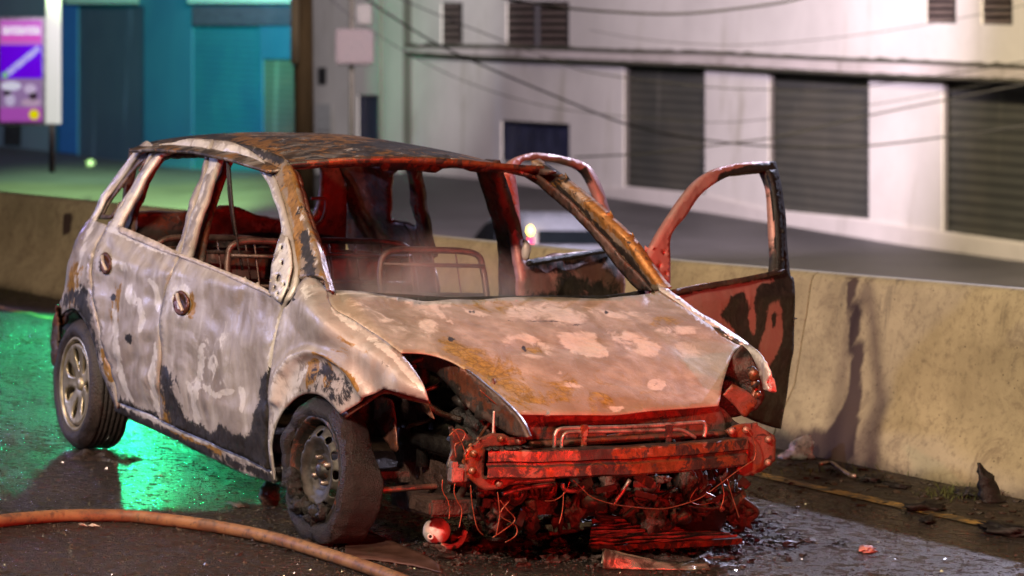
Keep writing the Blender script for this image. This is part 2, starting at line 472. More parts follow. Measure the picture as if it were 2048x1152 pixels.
def barrier(x0, x1, label, blobs=None, group='concrete barrier blocks along the road'):
    n = max(2, int((x1-x0)/.06)); V, F, W = [], [], []; dirn = Vector((1, .1066, 0)).normalized(); nn = Vector((-dirn.y, dirn.x, 0))
    prof0 = [(0, 0), (.005, .05), (.02, .12), (.05, .2), (.085, .28), (.118, .36), (.128, .44), (.138, .52), (.147, .6), (.156, .68), (.165, .76), (.172, .83), (.178, .90), (.186, .955), (.20, .985), (.222, 1.), (.30, 1.), (.36, 1.), (.385, .985), (.40, .95), (.42, .5), (.45, .36), (.56, 0)]
    for i in range(n+1):
        x = x0+(x1-x0)*i/n; p = B_(x); H = bar_top(x)
        for (o_, h) in prof0:
            q = p+nn*o_+Vector((0, 0, h*H)); q += nn*(.004*noise.noise(q*3)+.002*noise.noise(q*12)); q.z -= .03 if h == 0 else 0
            V.append(q)
    m = len(prof0)
    for i in range(n):
        for k in range(m-1): F.append([i*m+k, (i+1)*m+k, (i+1)*m+k+1, i*m+k+1])
    F += [list(range(m))[::-1], [n*m+k for k in range(m)]]
    if blobs:
        pp = np.array([proj_px(v) for v in V]); W = wearmap(pp, blobs)
    else: W = np.zeros((len(V), 3))
    o = link('concrete_barrier', V, F, M_conc, None, True, W)
    o.data.materials[0] = M_conc
    m_ = o.modifiers.new('edge', 'EDGE_SPLIT'); m_.split_angle = R(50)
    return tag(o, label, 'barrier', group)


def proj_px(p):
    d = Vector(p)-CAM; z = d.dot(_f); return (1024+FPX*d.dot(_r)/z, 576-FPX*d.dot(_u)/z)


stain = [(0, 'P', [(1693, 553), (1711, 553), (1716, 640), (1724, 720), (1722, 800), (1712, 870), (1705, 925), (1640, 930), (1600, 905), (1640, 880), (1680, 830), (1700, 780), (1700, 700), (1696, 620)], 1, 9),
         (0, 'P', [(1560, 900), (1600, 850), (1650, 850), (1690, 900), (1690, 940), (1560, 940)], .75, 26),
         (0, 'L', [(1735, 560), (1728, 640), (1738, 720)], 34, .36), (0, 'L', [(1600, 590), (1610, 640)], 26, .3),
         (0, 'E', (1560), 900, 60, 60, 0, .6, .5)]
for a_ in ([(1790, 845), (1880, 862), (1960, 872)], [(1850, 905), (1930, 918), (2030, 948)], [(1500, 600), (1530, 640)], [(1900, 640), (1990, 668)], [(1640, 700), (1670, 780)], [(60, 420), (70, 520)], [(90, 430), (96, 540)], [(1800, 600), (1806, 700)], [(1960, 600), (1964, 660)], [(1250, 540), (1262, 580)]): stain.append((0, 'L', a_, 7, .36))
stain.append((0, 'P', [(126, 424), (146, 424), (140, 470), (124, 474)], .9, 5))
barrier(-14.5, -10.2, 'far left concrete barrier block behind the rear of the burnt car', stain)
barrier(-10.19, -2.44, 'long concrete barrier block directly behind the burnt car', stain)
barrier(-2.43, 4, 'pale concrete barrier block right of the dark stained joint, at the right edge', stain)

# ------------------------------------------------------------------ burnt car
CAR = empty('burnt_car', (-1.1, 0, 0), 'burnt-out five-door hatchback with bare ash-coloured body, no glass and crumpled bonnet', 'car')


def wprof(x):
    if x > -.1: return .83-.25*((x+.1)/.85)**2
    if x < -2.3: return .83-.10*((-2.3-x)/.75)**2
    return .83


def Sside(x, z):
    x = max(-3.4, min(1., x)); z = max(-.1, min(1.6, z)); w_ = wprof(x)
    if z > .86: w_ -= .50*(z-.86)+.08*(z-.86)**2
    elif z < .4: w_ -= .18*(.4-z)
    w_ += .012*math.exp(-((z-.62)/.16)**2)
    return w_


def Hhood(p):
    s = max(-.2, min(1.2, (p.x+.2)/.95)); yy = min(.8, abs(p.y))
    return p.z-(.897-.14*s-.222*s*s+.028*(yy/.65)**2*(1-s)-(.0 if yy < .70 else .6*(yy-.70)**1.3))


NS = Surf(lambda p: p.y+Sside(p.x, p.z), 'y', -.8)
FS = Surf(lambda p: p.y-Sside(p.x, p.z), 'y', .75)
HS = Surf(Hhood, 'z', .9)


class Blend(Surf):
    "near its seam the panel lies on the first surface, away from it on the second"
    def __init__(s, A, B2, seam, width): s.A, s.B, s.seam, s.wd = A, B2, seam, width; s.F = None
    def __call__(s, px, py):
        d = pdist(np.array([(px, py)]), s.seam, False)[0]; k = float(smoothstep(0, s.wd, d))
        return CAM+ray(px, py)*(s.A.solve(px, py)*(1-k)+s.B.solve(px, py)*k)
    def normal(s, p):
        px, py = proj_px(p); a, b = s(px+2, py), s(px, py+2); n = (a-p).cross(b-p).normalized()
        return n if n.dot(CAM-p) > 0 else -n


# --- traced lines of the near side (photo pixels)
GAP = [(306, 292), (323, 287), (350, 282), (375, 279), (400, 278), (426, 279), (462, 284), (497, 299), (528, 325), (545, 352), (559, 386), (570, 424), (580, 466), (587, 501), (592, 536)]
BELT = [(186, 438), (208, 452), (247, 470), (302, 494), (354, 511), (379, 522), (445, 549), (497, 572), (542, 593), (566, 608)]
BSEAM = [(426, 279), (418, 320), (403, 369), (378, 440), (357, 513), (341, 550), (331, 585), (323, 622), (320, 664), (320, 716), (318, 768), (320, 805), (323, 841)]
DLEAD = [(592, 536), (586, 572), (566, 610), (556, 647), (545, 699), (538, 751), (535, 803), (533, 855), (535, 907), (535, 939)]
CSEAM = [(323, 287), (311, 296), (295, 322), (272, 362), (248, 402), (226, 438), (212, 458), (198, 480), (188, 510), (184, 545), (184, 581), (191, 622), (201, 664), (212, 706), (226, 754), (233, 803)]


def dents(seed, amp, freq=5.):
    o = Vector((seed, seed*2.1, 0))
    def f(px, py):
        p = Vector((px/100, py/130, 0))*freq/4+o
        return amp*(noise.noise(p)+.4*noise.noise(p*2.7))
    return f


# front door (near)
soot_fd = [(0, 'P', [(320, 735), (345, 745), (352, 780), (365, 820), (395, 850), (420, 868), (440, 850), (470, 868), (500, 875), (515, 800), (525, 745), (540, 740), (540, 945), (460, 905), (390, 875), (340, 850), (330, 815), (322, 790)], .95, 10),
           (2, 'P', [(322, 775), (345, 800), (385, 850), (420, 878), (395, 880), (325, 845)], .75, 8),
           (1, 'E', 430, 700, 46, 95, 15, .35, .7), (1, 'L', [(402, 690), (398, 760), (392, 800)], 8, .9), (1, 'L', [(378, 765), (390, 810), (396, 850)], 8, .8),
           (1, 'L', [(412, 775), (430, 790), (465, 782)], 8, .9), (1, 'L', [(478, 780), (484, 800), (480, 820)], 8, .85), (1, 'E', 365, 600, 22, 35, 0, .8, .4), (2, 'E', 378, 608, 12, 26, 0, .7, .4),
           (1, 'L', [(345, 520), (375, 440), (408, 350), (440, 295), (480, 300), (520, 340), (545, 400), (560, 460)], 16, .75),
           (1, 'L', [(560, 640), (545, 700), (537, 800)], 9, .8), (0, 'L', [(500, 620), (510, 640)], 14, .3)]
FD_HOLE = [[(445, 306), (456, 303), (479, 311), (504, 327), (528, 357), (545, 392), (557, 424), (563, 459), (560, 494), (549, 540), (541, 583)], [(541, 583), (497, 560), (445, 540), (386, 516), (378, 512)], [(378, 512), (392, 456), (413, 397), (431, 345), (445, 306)]]
dn = dents(3, .012, 6)
fd = panel('front_door', [BSEAM[::-1], GAP[5:], DLEAD, [(535, 939), (462, 903), (392, 873), (323, 841)]], NS, M_ash, CAR, [FD_HOLE, [(345, 590), (352, 583), (357, 590), (356, 608), (349, 604)]], 7, .02, 0, soot_fd, dn)
def handle(cx, cy, rx, ry):
    el = lambda a, b, n=18: [(cx+a*rx*math.cos(q), cy+b*ry*math.sin(q)) for q in np.linspace(0, 2*math.pi, n+1)[:-1]]
    o = panel('door_handle', el(1.1, 1.1), NS, M_inner, fd if cx > 300 else rd, (), 4, .008, .004, [(2, 'E', cx, cy, rx, ry, 0, .9, .5)], lambda x, y: .010*math.exp(-((math.hypot((x-cx)/rx, (y-cy)/ry)-.95)/.18)**2)-.003)
    tube('grip', [NS(cx-.3*rx, cy-.75*ry)+Vector((0, -.012, 0)), NS(cx+.35*rx, cy-.1*ry)+Vector((0, -.024, 0)), NS(cx+.5*rx, cy+.7*ry)+Vector((0, -.012, 0))], .008, M_white, o, 8)


handle(364, 606, 14, 23)
mt = [(568, 470), (580, 478), (587, 505), (589, 536), (580, 575), (566, 606), (543, 588), (549, 530), (561, 487)]
mh = [[(cx+rx*math.cos(a_), cy+ry*math.sin(a_)) for a_ in np.linspace(0, 6.28, 11)[:-1]] for cx, cy, rx, ry in ((569, 498, 3, 5), (570, 529, 3, 5), (562, 559, 5, 8), (574, 572, 2.4, 4), (555, 578, 2.4, 4), (561, 590, 2, 3))]
panel('mirror_plate', mt, NS, M_ash, fd, mh, 6, .006, .014, [(1, 'E', 570, 540, 30, 70, 0, .7, .6)])
panel('window_sill', [[(352, 506), (386, 516), (445, 540), (497, 561), (541, 584), (543, 592)], [(543, 592), (497, 572), (445, 549), (379, 522), (354, 512)]], NS, M_white, fd, (), 6, .02, .008, [(0, 'L', [(380, 520), (540, 590)], 8, .5)])
# rear door (near)
soot_rd = [(1, 'L', [(225, 620), (236, 690), (240, 745), (262, 800)], 9, .9), (1, 'L', [(278, 600), (284, 640), (281, 660)], 7, .9), (1, 'L', [(300, 560), (312, 575), (312, 620)], 8, .95), (1, 'E', 262, 590, 10, 22, -15, .95, .4),
           (1, 'E', 240, 530, 28, 12, 30, .7, .5), (2, 'E', 228, 610, 12, 45, 0, .6, .5), (0, 'E', 259, 678, 6, 12, 0, 1, .3), (0, 'E', 224, 595, 5, 8, 0, 1, .3), (0, 'L', [(196, 500), (205, 540)], 9, .6),
           (1, 'L', [(310, 690), (306, 770), (311, 820)], 10, .8), (1, 'L', [(188, 446), (250, 472), (330, 505)], 8, .9), (0, 'P', [(235, 790), (320, 830), (320, 845), (235, 808)], .7, 8),
           (1, 'L', [(300, 300), (350, 288), (415, 288)], 14, .8), (1, 'L', [(315, 310), (270, 380), (235, 445)], 12, .9), (0, 'E', 214, 518, 6, 8, 0, 1, .3)]
RD_HOLE = [[(320, 307), (344, 300), (379, 298), (413, 302)], [(413, 302), (406, 334), (392, 369), (376, 412), (366, 450), (352, 503)], [(352, 503), (330, 493), (302, 480), (267, 466), (241, 454)], [(241, 454), (254, 422), (272, 385), (294, 345), (320, 307)]]
def rdd(px, py):
    d = dents(9, .016, 8)(px, py)
    for cx, cy, r_ in ((272, 588, 11), (297, 590, 9), (315, 602, 8), (268, 700, 12), (300, 682, 9), (240, 560, 10), (218, 500, 8)): d += -.010*math.exp(-((px-cx)/r_)**2-((py-cy)/(r_*2.2))**2)
    return d


rd = panel('rear_door', [CSEAM[::-1], GAP[1:6], BSEAM, [(323, 841), (280, 822), (233, 803)]], NS, M_ash, CAR, [RD_HOLE], 6, .02, 0, soot_rd, rdd)
handle(213, 527, 10, 20)
panel('window_sill', [[(240, 452), (267, 463), (302, 478), (330, 491), (354, 504)], [(354, 504), (352, 512), (302, 493), (240, 466)]], NS, M_white, rd, (), 6, .02, .008)
# dark door jambs seen inside both windows
panel('door_jamb', [[(445, 305), (431, 345), (413, 397), (392, 456), (376, 515)], [(376, 515), (400, 524), (408, 480), (416, 440), (430, 395), (446, 350), (464, 312), (480, 305), (460, 300)], [(460, 300), (445, 305)]], Surf(lambda p: p.y+Sside(p.x, p.z)-.07, 'y', -.75), M_inner, fd, (), 7, .02, 0, [(2, 'L', [(455, 320), (410, 430), (388, 515)], 14, .7)])
panel('door_jamb', [[(413, 303), (340, 300), (320, 308), (288, 352), (262, 400), (243, 452)], [(243, 452), (262, 462), (270, 425), (290, 372), (312, 330), (330, 314), (414, 313)], [(414, 313), (413, 303)]], Surf(lambda p: p.y+Sside(p.x, p.z)-.07, 'y', -.75), M_inner, rd, (), 7, .02, 0, [(2, 'L', [(300, 330), (262, 420)], 12, .7)], rough=.01)

# rear quarter
QSIL = [(306, 292), (293, 283), (266, 306), (236, 338), (205, 385), (183, 430), (170, 445), (156, 470), (144, 498), (137, 525), (133, 548), (129, 575), (120, 605)]
QUA = [[(304, 296), (282, 304), (256, 331), (231, 366), (207, 404), (188, 440)], [(188, 440), (206, 447), (221, 446), (238, 410), (256, 379), (274, 350), (292, 322), (304, 296)]]
qb = [(0, 'P', [(186, 560), (180, 600), (190, 660), (205, 720), (222, 780), (230, 800), (200, 740), (180, 670), (165, 628), (140, 612), (115, 625), (125, 585)], .75, 9), (2, 'E', 150, 560, 14, 45, 12, .9, .6), (1, 'L', [(185, 440), (160, 520), (150, 600)], 12, .5),
      (1, 'E', 165, 582, 14, 9, 0, .9, .5), (2, 'L', [(205, 700), (222, 760)], 9, .9), (1, 'L', [(284, 276), (236, 340), (185, 432)], 9, .9), (1, 'P', [(190, 600), (198, 640), (212, 720), (224, 770), (205, 730), (193, 670)], .5, 6)]
q_ = panel('rear_quarter_panel', [QSIL, [(120, 605), (112, 640), (118, 640)], [(118, 640), (128, 624), (146, 617), (160, 628), (175, 655), (190, 700), (205, 752), (220, 795), (233, 817)], [(233, 817), (233, 803)], CSEAM[:0:-1][:-1]+[(323, 287)], [(323, 287), (306, 292)]], NS, M_ash, CAR, [QUA], 7, .012, 0, qb, dents(14, .012, 6))
panel('quarter_window_frame', [[(303, 302), (283, 309), (258, 336), (233, 370), (209, 408), (194, 436)], [(194, 436), (222, 434), (238, 405), (256, 374), (274, 345), (290, 320), (303, 302)]], Surf(lambda p: p.y+Sside(p.x, p.z)-.02, 'y', -.75), M_inner, q_, [[(288, 318), (274, 331), (254, 355), (233, 383), (215, 407), (205, 428), (221, 430), (236, 408), (256, 376), (272, 350)]], 5, .01, 0, [(1, 'L', [(285, 315), (215, 405)], 8, .5)])
panel('rear_bumper', [[(118, 612), (108, 633), (103, 660), (101, 690), (104, 720), (112, 745)], [(112, 745), (118, 712), (124, 668), (134, 632), (147, 618), (130, 608), (118, 612)]], Surf(lambda p: p.y+Sside(p.x, p.z)-.01, 'y', -.75), M_inner, CAR, (), 6, .012, 0, [(2, 'E', 112, 630, 10, 20, 0, .8, .5)], rough=.012)
panel('wheel_arch_liner', [[(128, 626), (146, 619), (160, 630), (175, 657), (190, 702), (205, 754), (222, 800)], [(222, 800), (205, 800), (150, 760), (112, 740), (116, 680), (128, 626)]], Surf(lambda p: p.y+.62, 'y', -.62), M_soot, CAR, (), 12, .01)
# sill
panel('side_sill', [[(229, 800), (280, 820), (323, 839), (392, 871), (462, 901), (540, 938)], [(540, 938), (548, 966)], [(548, 966), (497, 951), (430, 920), (358, 884), (300, 856), (261, 838), (229, 822)], [(229, 822), (229, 800)]], Surf(lambda p: p.y+Sside(p.x, p.z)-.015, 'y', -.8), M_ash, CAR, (), 6, .05, 0,
      [(0, 'L', [(229, 818), (300, 850), (400, 900), (545, 958)], 16, .75), (1, 'L', [(240, 808), (330, 848), (430, 890), (538, 940)], 7, 1), (2, 'L', [(330, 862), (440, 905)], 9, .8)], rough=.006)
# A-pillar near
panel('windscreen_pillar', [GAP[6:], [(592, 536), (598, 556), (625, 550), (648, 560), (653, 577)], [(653, 577), (641, 536), (631, 494), (617, 452), (603, 411), (593, 376), (581, 338), (573, 322), (560, 312), (530, 300), (500, 291), (462, 284)]], Surf(lambda p: p.y+Sside(p.x, p.z)-.012, 'y', -.65), M_pillar, CAR, (), 6, .03, 0,
      [(0, 'L', [(608, 470), (625, 560)], 12, .75), (1, 'L', [(592, 400), (612, 460), (634, 530)], 7, .45), (2, 'L', [(575, 340), (592, 420), (600, 500)], 12, .7), (0, 'L', [(480, 290), (560, 318)], 12, .7)], rough=.004)
panel('windscreen_flange', [[(581, 334), (593, 376), (603, 411), (617, 452), (631, 494), (641, 536), (652, 580)], [(652, 580), (660, 578), (648, 534), (639, 494), (626, 452), (613, 411), (602, 376), (591, 340)], [(591, 340), (581, 334)]], Surf(lambda p: p.y+Sside(p.x, p.z)-.045, 'y', -.65), M_rust, CAR, (), 5, .02, 0, [(1, 'L', [(590, 350), (655, 580)], 8, .5)], rough=.006)

# near front fender
SEAM = [(656, 581), (660, 605), (674, 622), (701, 636), (743, 664), (778, 688), (802, 706)]
FEND = [[(625, 549), (610, 556), (597, 570), (580, 605), (568, 616)], [(568, 616), (556, 655), (546, 706), (540, 754), (537, 803), (536, 872), (539, 925), (549, 962)], [(549, 962), (545, 925), (543, 895), (549, 860), (560, 832), (576, 810), (593, 794), (614, 787), (638, 790), (658, 803), (681, 828)], [(681, 828), (722, 803), (767, 777)], [(767, 777), (812, 790), (857, 801)], [(857, 801), (845, 765), (823, 730), (802, 706)], SEAM[::-1], [(656, 581), (640, 562), (625, 549)]]
fb = [(0, 'P', [(620, 722), (640, 710), (665, 718), (700, 748), (722, 790), (690, 815), (672, 812), (650, 790), (620, 780), (614, 750)], .52, 8), (2, 'P', [(608, 722), (640, 712), (634, 760), (612, 775)], .95, 8), (2, 'E', 657, 752, 9, 32, 10, .9, .35), (1, 'E', 657, 748, 6, 22, 10, .6, .4),
      (2, 'L', [(640, 705), (670, 712), (705, 745), (728, 780)], 8, .8), (1, 'P', [(550, 790), (560, 740), (590, 712), (612, 706), (608, 745), (600, 785), (566, 815), (548, 860), (546, 940), (538, 930), (538, 850)], .8, 10), (0, 'P', [(585, 775), (640, 768), (655, 785), (640, 792), (590, 795)], .5, 8),
      (1, 'L', [(668, 618), (720, 660), (790, 715), (845, 775)], 12, .75), (0, 'E', 600, 640, 50, 14, 60, .18, .5), (0, 'L', [(640, 690), (720, 700), (800, 760)], 26, .22), (1, 'E', 620, 580, 30, 26, 0, .45, .6), (2, 'E', 690, 690, 60, 30, 30, .45, .7),
      (0, 'E', 586, 598, 2.5, 4, 0, 1, .4), (0, 'E', 585, 607, 2, 3, 0, 1, .4), (0, 'E', 588, 588, 2, 3, 0, 1, .4)]


def arch(px, py):
    d = pdist(np.array([(px, py)]), [(553, 800), (562, 750), (588, 716), (622, 703), (656, 706), (688, 727), (712, 754), (734, 789)], False)[0]
    return .030*math.exp(-(d/11)**2)+.006*noise.noise(Vector((px/70, py/70, 3)))


FEN = Blend(HS, NS, SEAM+[(823, 730)], 90)
fe = panel('front_fender', FEND, FEN, M_ash, CAR, (), 6, .006, 0, fb, arch)
panel('fender_lip', [[(681, 828), (722, 803), (767, 777)], [(767, 777), (812, 790), (857, 801)], [(857, 801), (855, 808), (812, 799), (768, 787), (726, 812), (690, 836)], [(690, 836), (681, 828)]], Surf(lambda p: FEN.B.F(p)-.02, 'y', -.7), M_rust, fe, (), 6, .008)

# bonnet
HOOD = [SEAM[::-1], [(656, 581), (694, 581), (743, 585), (795, 597), (847, 606), (905, 604), (959, 604), (1011, 600), (1060, 598), (1115, 599), (1194, 603), (1243, 598), (1288, 588), (1319, 579)],
        [(1319, 579), (1352, 601), (1392, 632), (1424, 652), (1455, 672), (1486, 690)], [(1486, 690), (1469, 702), (1458, 727), (1450, 752), (1444, 775), (1439, 803), (1436, 813)],
        [(1436, 813), (1382, 817), (1299, 822), (1222, 828), (1139, 829), (1035, 829)], [(1035, 829), (1014, 810), (986, 782), (951, 754), (917, 730), (882, 715), (845, 707), (802, 706)]]
ring = lambda cx, cy, rx, ry, rot, v=1, s=.22: (1, 'E', cx, cy, rx, ry, rot, v, s)
hbp = [(2, 'P', [(960, 700), (1100, 735), (1280, 760), (1400, 790), (1430, 812), (1040, 828), (980, 770)], .34, 26), ring(1055, 690, 52, 21, 14, .9), (1, 'E', 1052, 694, 36, 13, 14, -.75, .3), (0, 'E', 1050, 694, 8, 4, 40, 1, .4), (2, 'E', 1062, 696, 30, 10, 10, .6, .4),
       (1, 'P', [(1112, 668), (1150, 664), (1190, 668), (1205, 690), (1217, 708), (1200, 717), (1165, 708), (1135, 695)], 1, 6),
       (1, 'P', [(1212, 664), (1250, 664), (1290, 674), (1322, 694), (1318, 707), (1290, 711), (1255, 703), (1235, 685)], .9, 6), (1, 'P', [(1238, 674), (1275, 676), (1302, 694), (1290, 704), (1258, 696)], -.45, 5), (0, 'E', 1262, 682, 26, 8, 12, .38, .5),
       ring(1376, 700, 34, 16, 20, .75, .4), ring(1345, 660, 55, 9, 2, .6, .5), (2, 'E', 1330, 642, 30, 10, 0, .6, .5),
       (1, 'P', [(1020, 618), (1100, 612), (1180, 622), (1185, 640), (1150, 646), (1080, 640), (1010, 634)], .85, 9), (0, 'L', [(1010, 641), (1090, 643), (1175, 650)], 4, .55), (0, 'E', 1213, 624, 7, 3, 30, 1, .5), ring(1235, 628, 30, 8, 6, .75, .5), ring(1265, 624, 34, 5, 4, .5, .5),
       ring(950, 628, 26, 7, 10, .8, .4), (0, 'E', 943, 627, 8, 3, 10, 1, .4), (0, 'E', 902, 680, 9, 3.5, 32, 1, .4), (0, 'E', 1020, 596, 20, 5, 0, .3, .5),
       ring(1313, 769, 19, 12, 0, 1, .15), (0, 'E', 1313, 768, 5, 3, 0, .8, .5), ring(1233, 816, 17, 6, 0, .9, .25), (0, 'E', 1236, 817, 10, 3, 0, .7, .4),
       (2, 'P', [(900, 700), (960, 700), (1020, 735), (1080, 770), (1150, 765), (1140, 790), (1080, 820), (1030, 822), (985, 780), (930, 735)], .78, 22), (2, 'P', [(905, 610), (1020, 606), (1100, 610), (1130, 622), (1000, 632)], .6, 12), (2, 'E', 940, 715, 70, 16, 30, .9, .5),
       (1, 'P', [(700, 600), (790, 630), (850, 655), (820, 690), (780, 670), (720, 625)], .42, 14), (0, 'P', [(760, 600), (850, 612), (900, 650), (860, 650), (800, 620)], .3, 14), ring(855, 652, 20, 24, -30, .6, .4),
       (1, 'L', [(662, 588), (700, 585), (800, 603), (900, 612)], 6, .8), (1, 'L', [(865, 610), (880, 630), (905, 650)], 8, .7), (1, 'L', [(1412, 660), (1420, 720), (1412, 760)], 3, .45), (1, 'E', 1120, 745, 14, 6, 0, .6, .5), (1, 'E', 1145, 770, 22, 6, 10, .6, .5)]


def hd(px, py):
    d = .006*noise.noise(Vector((px/140, py/60, 1)))
    for cx, cy in ((1055, 692), (1165, 690), (1268, 688), (1376, 700), (1233, 816)): d -= .006*math.exp(-((px-cx)/40)**2-((py-cy)/16)**2)
    d += .010*math.exp(-((py-(600+.0*px))/9)**2)*(1 if 690 < px < 1290 else 0)
    return d


hood = panel('bonnet', HOOD, HS, M_hood, CAR, (), 7, .005, 0, hbp, hd)
# far fender
FSEAM = [(1319, 579), (1352, 601), (1392, 632), (1424, 652), (1455, 672), (1486, 690)]
FFN = Blend(HS, Surf(lambda p: p.y-wprof(p.x)+.02, 'y', .7), FSEAM, 60)
ff = panel('front_fender', [FSEAM, [(1486, 690), (1500, 706), (1512, 730), (1522, 760), (1526, 778)], [(1526, 778), (1545, 785), (1551, 783)], [(1551, 783), (1546, 758), (1532, 728), (1515, 702), (1488, 680), (1462, 662), (1431, 642), (1399, 624), (1365, 598), (1340, 580), (1322, 560), (1308, 548)], [(1308, 548), (1319, 579)]], FFN, M_ash, CAR, (), 6, .006, 0, [(1, 'L', FSEAM, 10, .9), (0, 'L', [(1400, 640), (1440, 660), (1480, 684)], 7, .6), (1, 'L', [(1365, 600), (1462, 662), (1530, 725), (1550, 780)], 6, .9)])

# roof: a crowned sheet with rounded side rails
V, F, W = [], [], []
NX, NY = 60, 44


def roofz(x, y):
    z = 1.432-.058*(abs(y)/.5)**2.2-(.052*(x+1.9)**2 if x > -1.9 else .045*(x+1.9)**2); return z+.008*noise.noise(Vector((x*3, y*3, 0)))


for i in range(NX+1):
    for j in range(NY+1):
        b = -1+2*j/NY; y = .625*b*(1-.0*b); xf = -.93-.09*abs(b)**2.5+.03*(1-b*b); xr = -2.84+.24*abs(b)**2.5
        x = xr+(xf-xr)*i/NX; V.append(Vector((x, y, roofz(x, y)))); pp = proj_px(V[-1]); W.append(pp)
for i in range(NX):
    for j in range(NY): k = i*(NY+1)+j; F.append([k, k+NY+1, k+NY+2, k+1])
wr = wearmap(np.array(W), [(2, 'P', [(690, 268), (790, 270), (780, 284), (700, 282), (620, 278)], .75, 8), (2, 'L', [(900, 300), (1010, 315), (1070, 328)], 14, .9), (1, 'L', [(1000, 318), (1060, 327)], 8, .6), (2, 'L', [(480, 270), (520, 290), (560, 320)], 12, .8), (0, 'P', [(780, 272), (1000, 290), (900, 310), (700, 292)], .5, 12), (0, 'P', [(300, 268), (430, 262), (470, 280), (320, 290)], .4, 8)])
roof = link('roof', V, F, M_roof, CAR, True, wr); solid(roof, .012)
# roof header rail above the windscreen, with a ragged inner flange
hp = [(575, 330), (664, 323), (735, 319), (803, 319), (907, 324), (1011, 333), (1084, 338)]
hx = lambda k: -.99+.11*math.sin(math.pi*k)
hpts = [U(px, py, 'x', hx(i/6)) for i, (px, py) in enumerate(hp)]
hc = [Vector(p) for p in catmull([tuple(p) for p in hpts], 8)]; V, F, W = [], [], []
for i, p in enumerate(hc):
    rg = .010*noise.noise(p*14)+(.018 if .42 < i/len(hc) < .62 else 0)
    for dx, dz in ((.02, .012), (.012, -.012), (-.02, -.016), (-.035, -.028-rg), (-.05, -.02), (-.05, .01)): V.append(p+Vector((dx, 0, dz)))
for i in range(len(hc)-1):
    for k in range(6): l = (k+1) % 6; F.append([i*6+k, (i+1)*6+k, (i+1)*6+l, i*6+l])
link('roof_header', V, F, M_rust, roof, True, [(.2, .4 if v.z < 1.33 else 0, .4) for v in V])

# far windscreen pillar and far side structure
FP = Surf(lambda p: p.y-(.575+(1.35-p.z)*.33), 'y', .62)
panel('windscreen_pillar', [[(1062, 322), (1081, 334), (1115, 358), (1168, 400), (1220, 448), (1260, 490), (1302, 551), (1326, 581)], [(1326, 581), (1302, 583)], [(1302, 583), (1260, 545), (1220, 500), (1185, 466), (1150, 431), (1115, 396), (1081, 365), (1062, 350), (1062, 322)]], FP, M_pillar, CAR, (), 6, .04, 0,
      [(2, 'L', [(1180, 410), (1250, 480), (1310, 560)], 9, .9), (1, 'L', [(1100, 372), (1180, 450), (1250, 530), (1300, 580)], 8, .55), (0, 'L', [(1090, 350), (1170, 425), (1250, 510), (1300, 572)], 6, .7), (0, 'L', [(1080, 330), (1120, 362)], 10, .6)], rough=.004)
panel('windscreen_flange', [[(1056, 342), (1090, 362), (1130, 395), (1165, 432), (1200, 468), (1235, 508), (1272, 548), (1302, 582)], [(1302, 582), (1275, 582)], [(1275, 582), (1245, 548), (1215, 510), (1190, 478), (1155, 440), (1118, 408), (1080, 375), (1040, 350)], [(1040, 350), (1056, 342)]], Surf(lambda p: FP.F(p)+.05, 'y', .55), M_inner, CAR, (), 6, .01, 0, [(1, 'L', [(1140, 430), (1270, 560)], 10, .35)], rough=.006)
FI = Surf(lambda p: p.y-Sside(p.x, p.z)+.03, 'y', .7)
panel('centre_pillar', [[(948, 330), (962, 372), (976, 420), (988, 462), (996, 500), (997, 545), (998, 603)], [(998, 603), (1050, 603)], [(1050, 603), (1042, 545), (1032, 500), (1020, 455), (1006, 410), (992, 365), (982, 330)], [(982, 330), (948, 330)]], FI, M_inner, CAR, (), 7, .05, 0, [(2, 'L', [(960, 340), (985, 420), (1010, 500)], 11, .9), (0, 'P', [(997, 500), (1040, 500), (1050, 603), (997, 603)], .8, 10)], rough=.008)
panel('rear_pillar', [[(812, 328), (818, 372), (826, 420), (834, 470), (840, 520)], [(840, 520), (862, 520)], [(862, 520), (850, 470), (842, 420), (834, 372), (829, 328)], [(829, 328), (812, 328)]], FI, M_inner, CAR, (), 7, .04, 0, [(2, 'L', [(818, 340), (845, 500)], 9, .7)], rough=.01)
panel('far_roof_rail', [[(640, 318), (760, 326), (900, 336), (1090, 350)], [(1090, 350), (1086, 338), (900, 322), (640, 306)], [(640, 306), (640, 318)]], Surf(lambda p: p.y-.54, 'y', .54), M_inner, CAR, (), 9, .03)
# rear quarter inner wall with the quarter window opening
panel('inner_quarter_panel', [[(672, 325), (690, 360), (688, 440), (700, 520), (720, 600)], [(720, 600), (865, 600), (858, 520), (845, 495), (835, 470), (832, 330)], [(832, 330), (672, 325)]], FI, M_inner, CAR, [[[(795, 341), (812, 341), (816, 372), (822, 410), (828, 452), (812, 450), (790, 447), (781, 438), (779, 380), (784, 350), (795, 341)]]], 9, .02, 0, [(2, 'P', [(690, 330), (730, 330), (740, 400), (700, 460)], .5, 20), (2, 'L', [(690, 395), (745, 405)], 8, .9)], rough=.015)
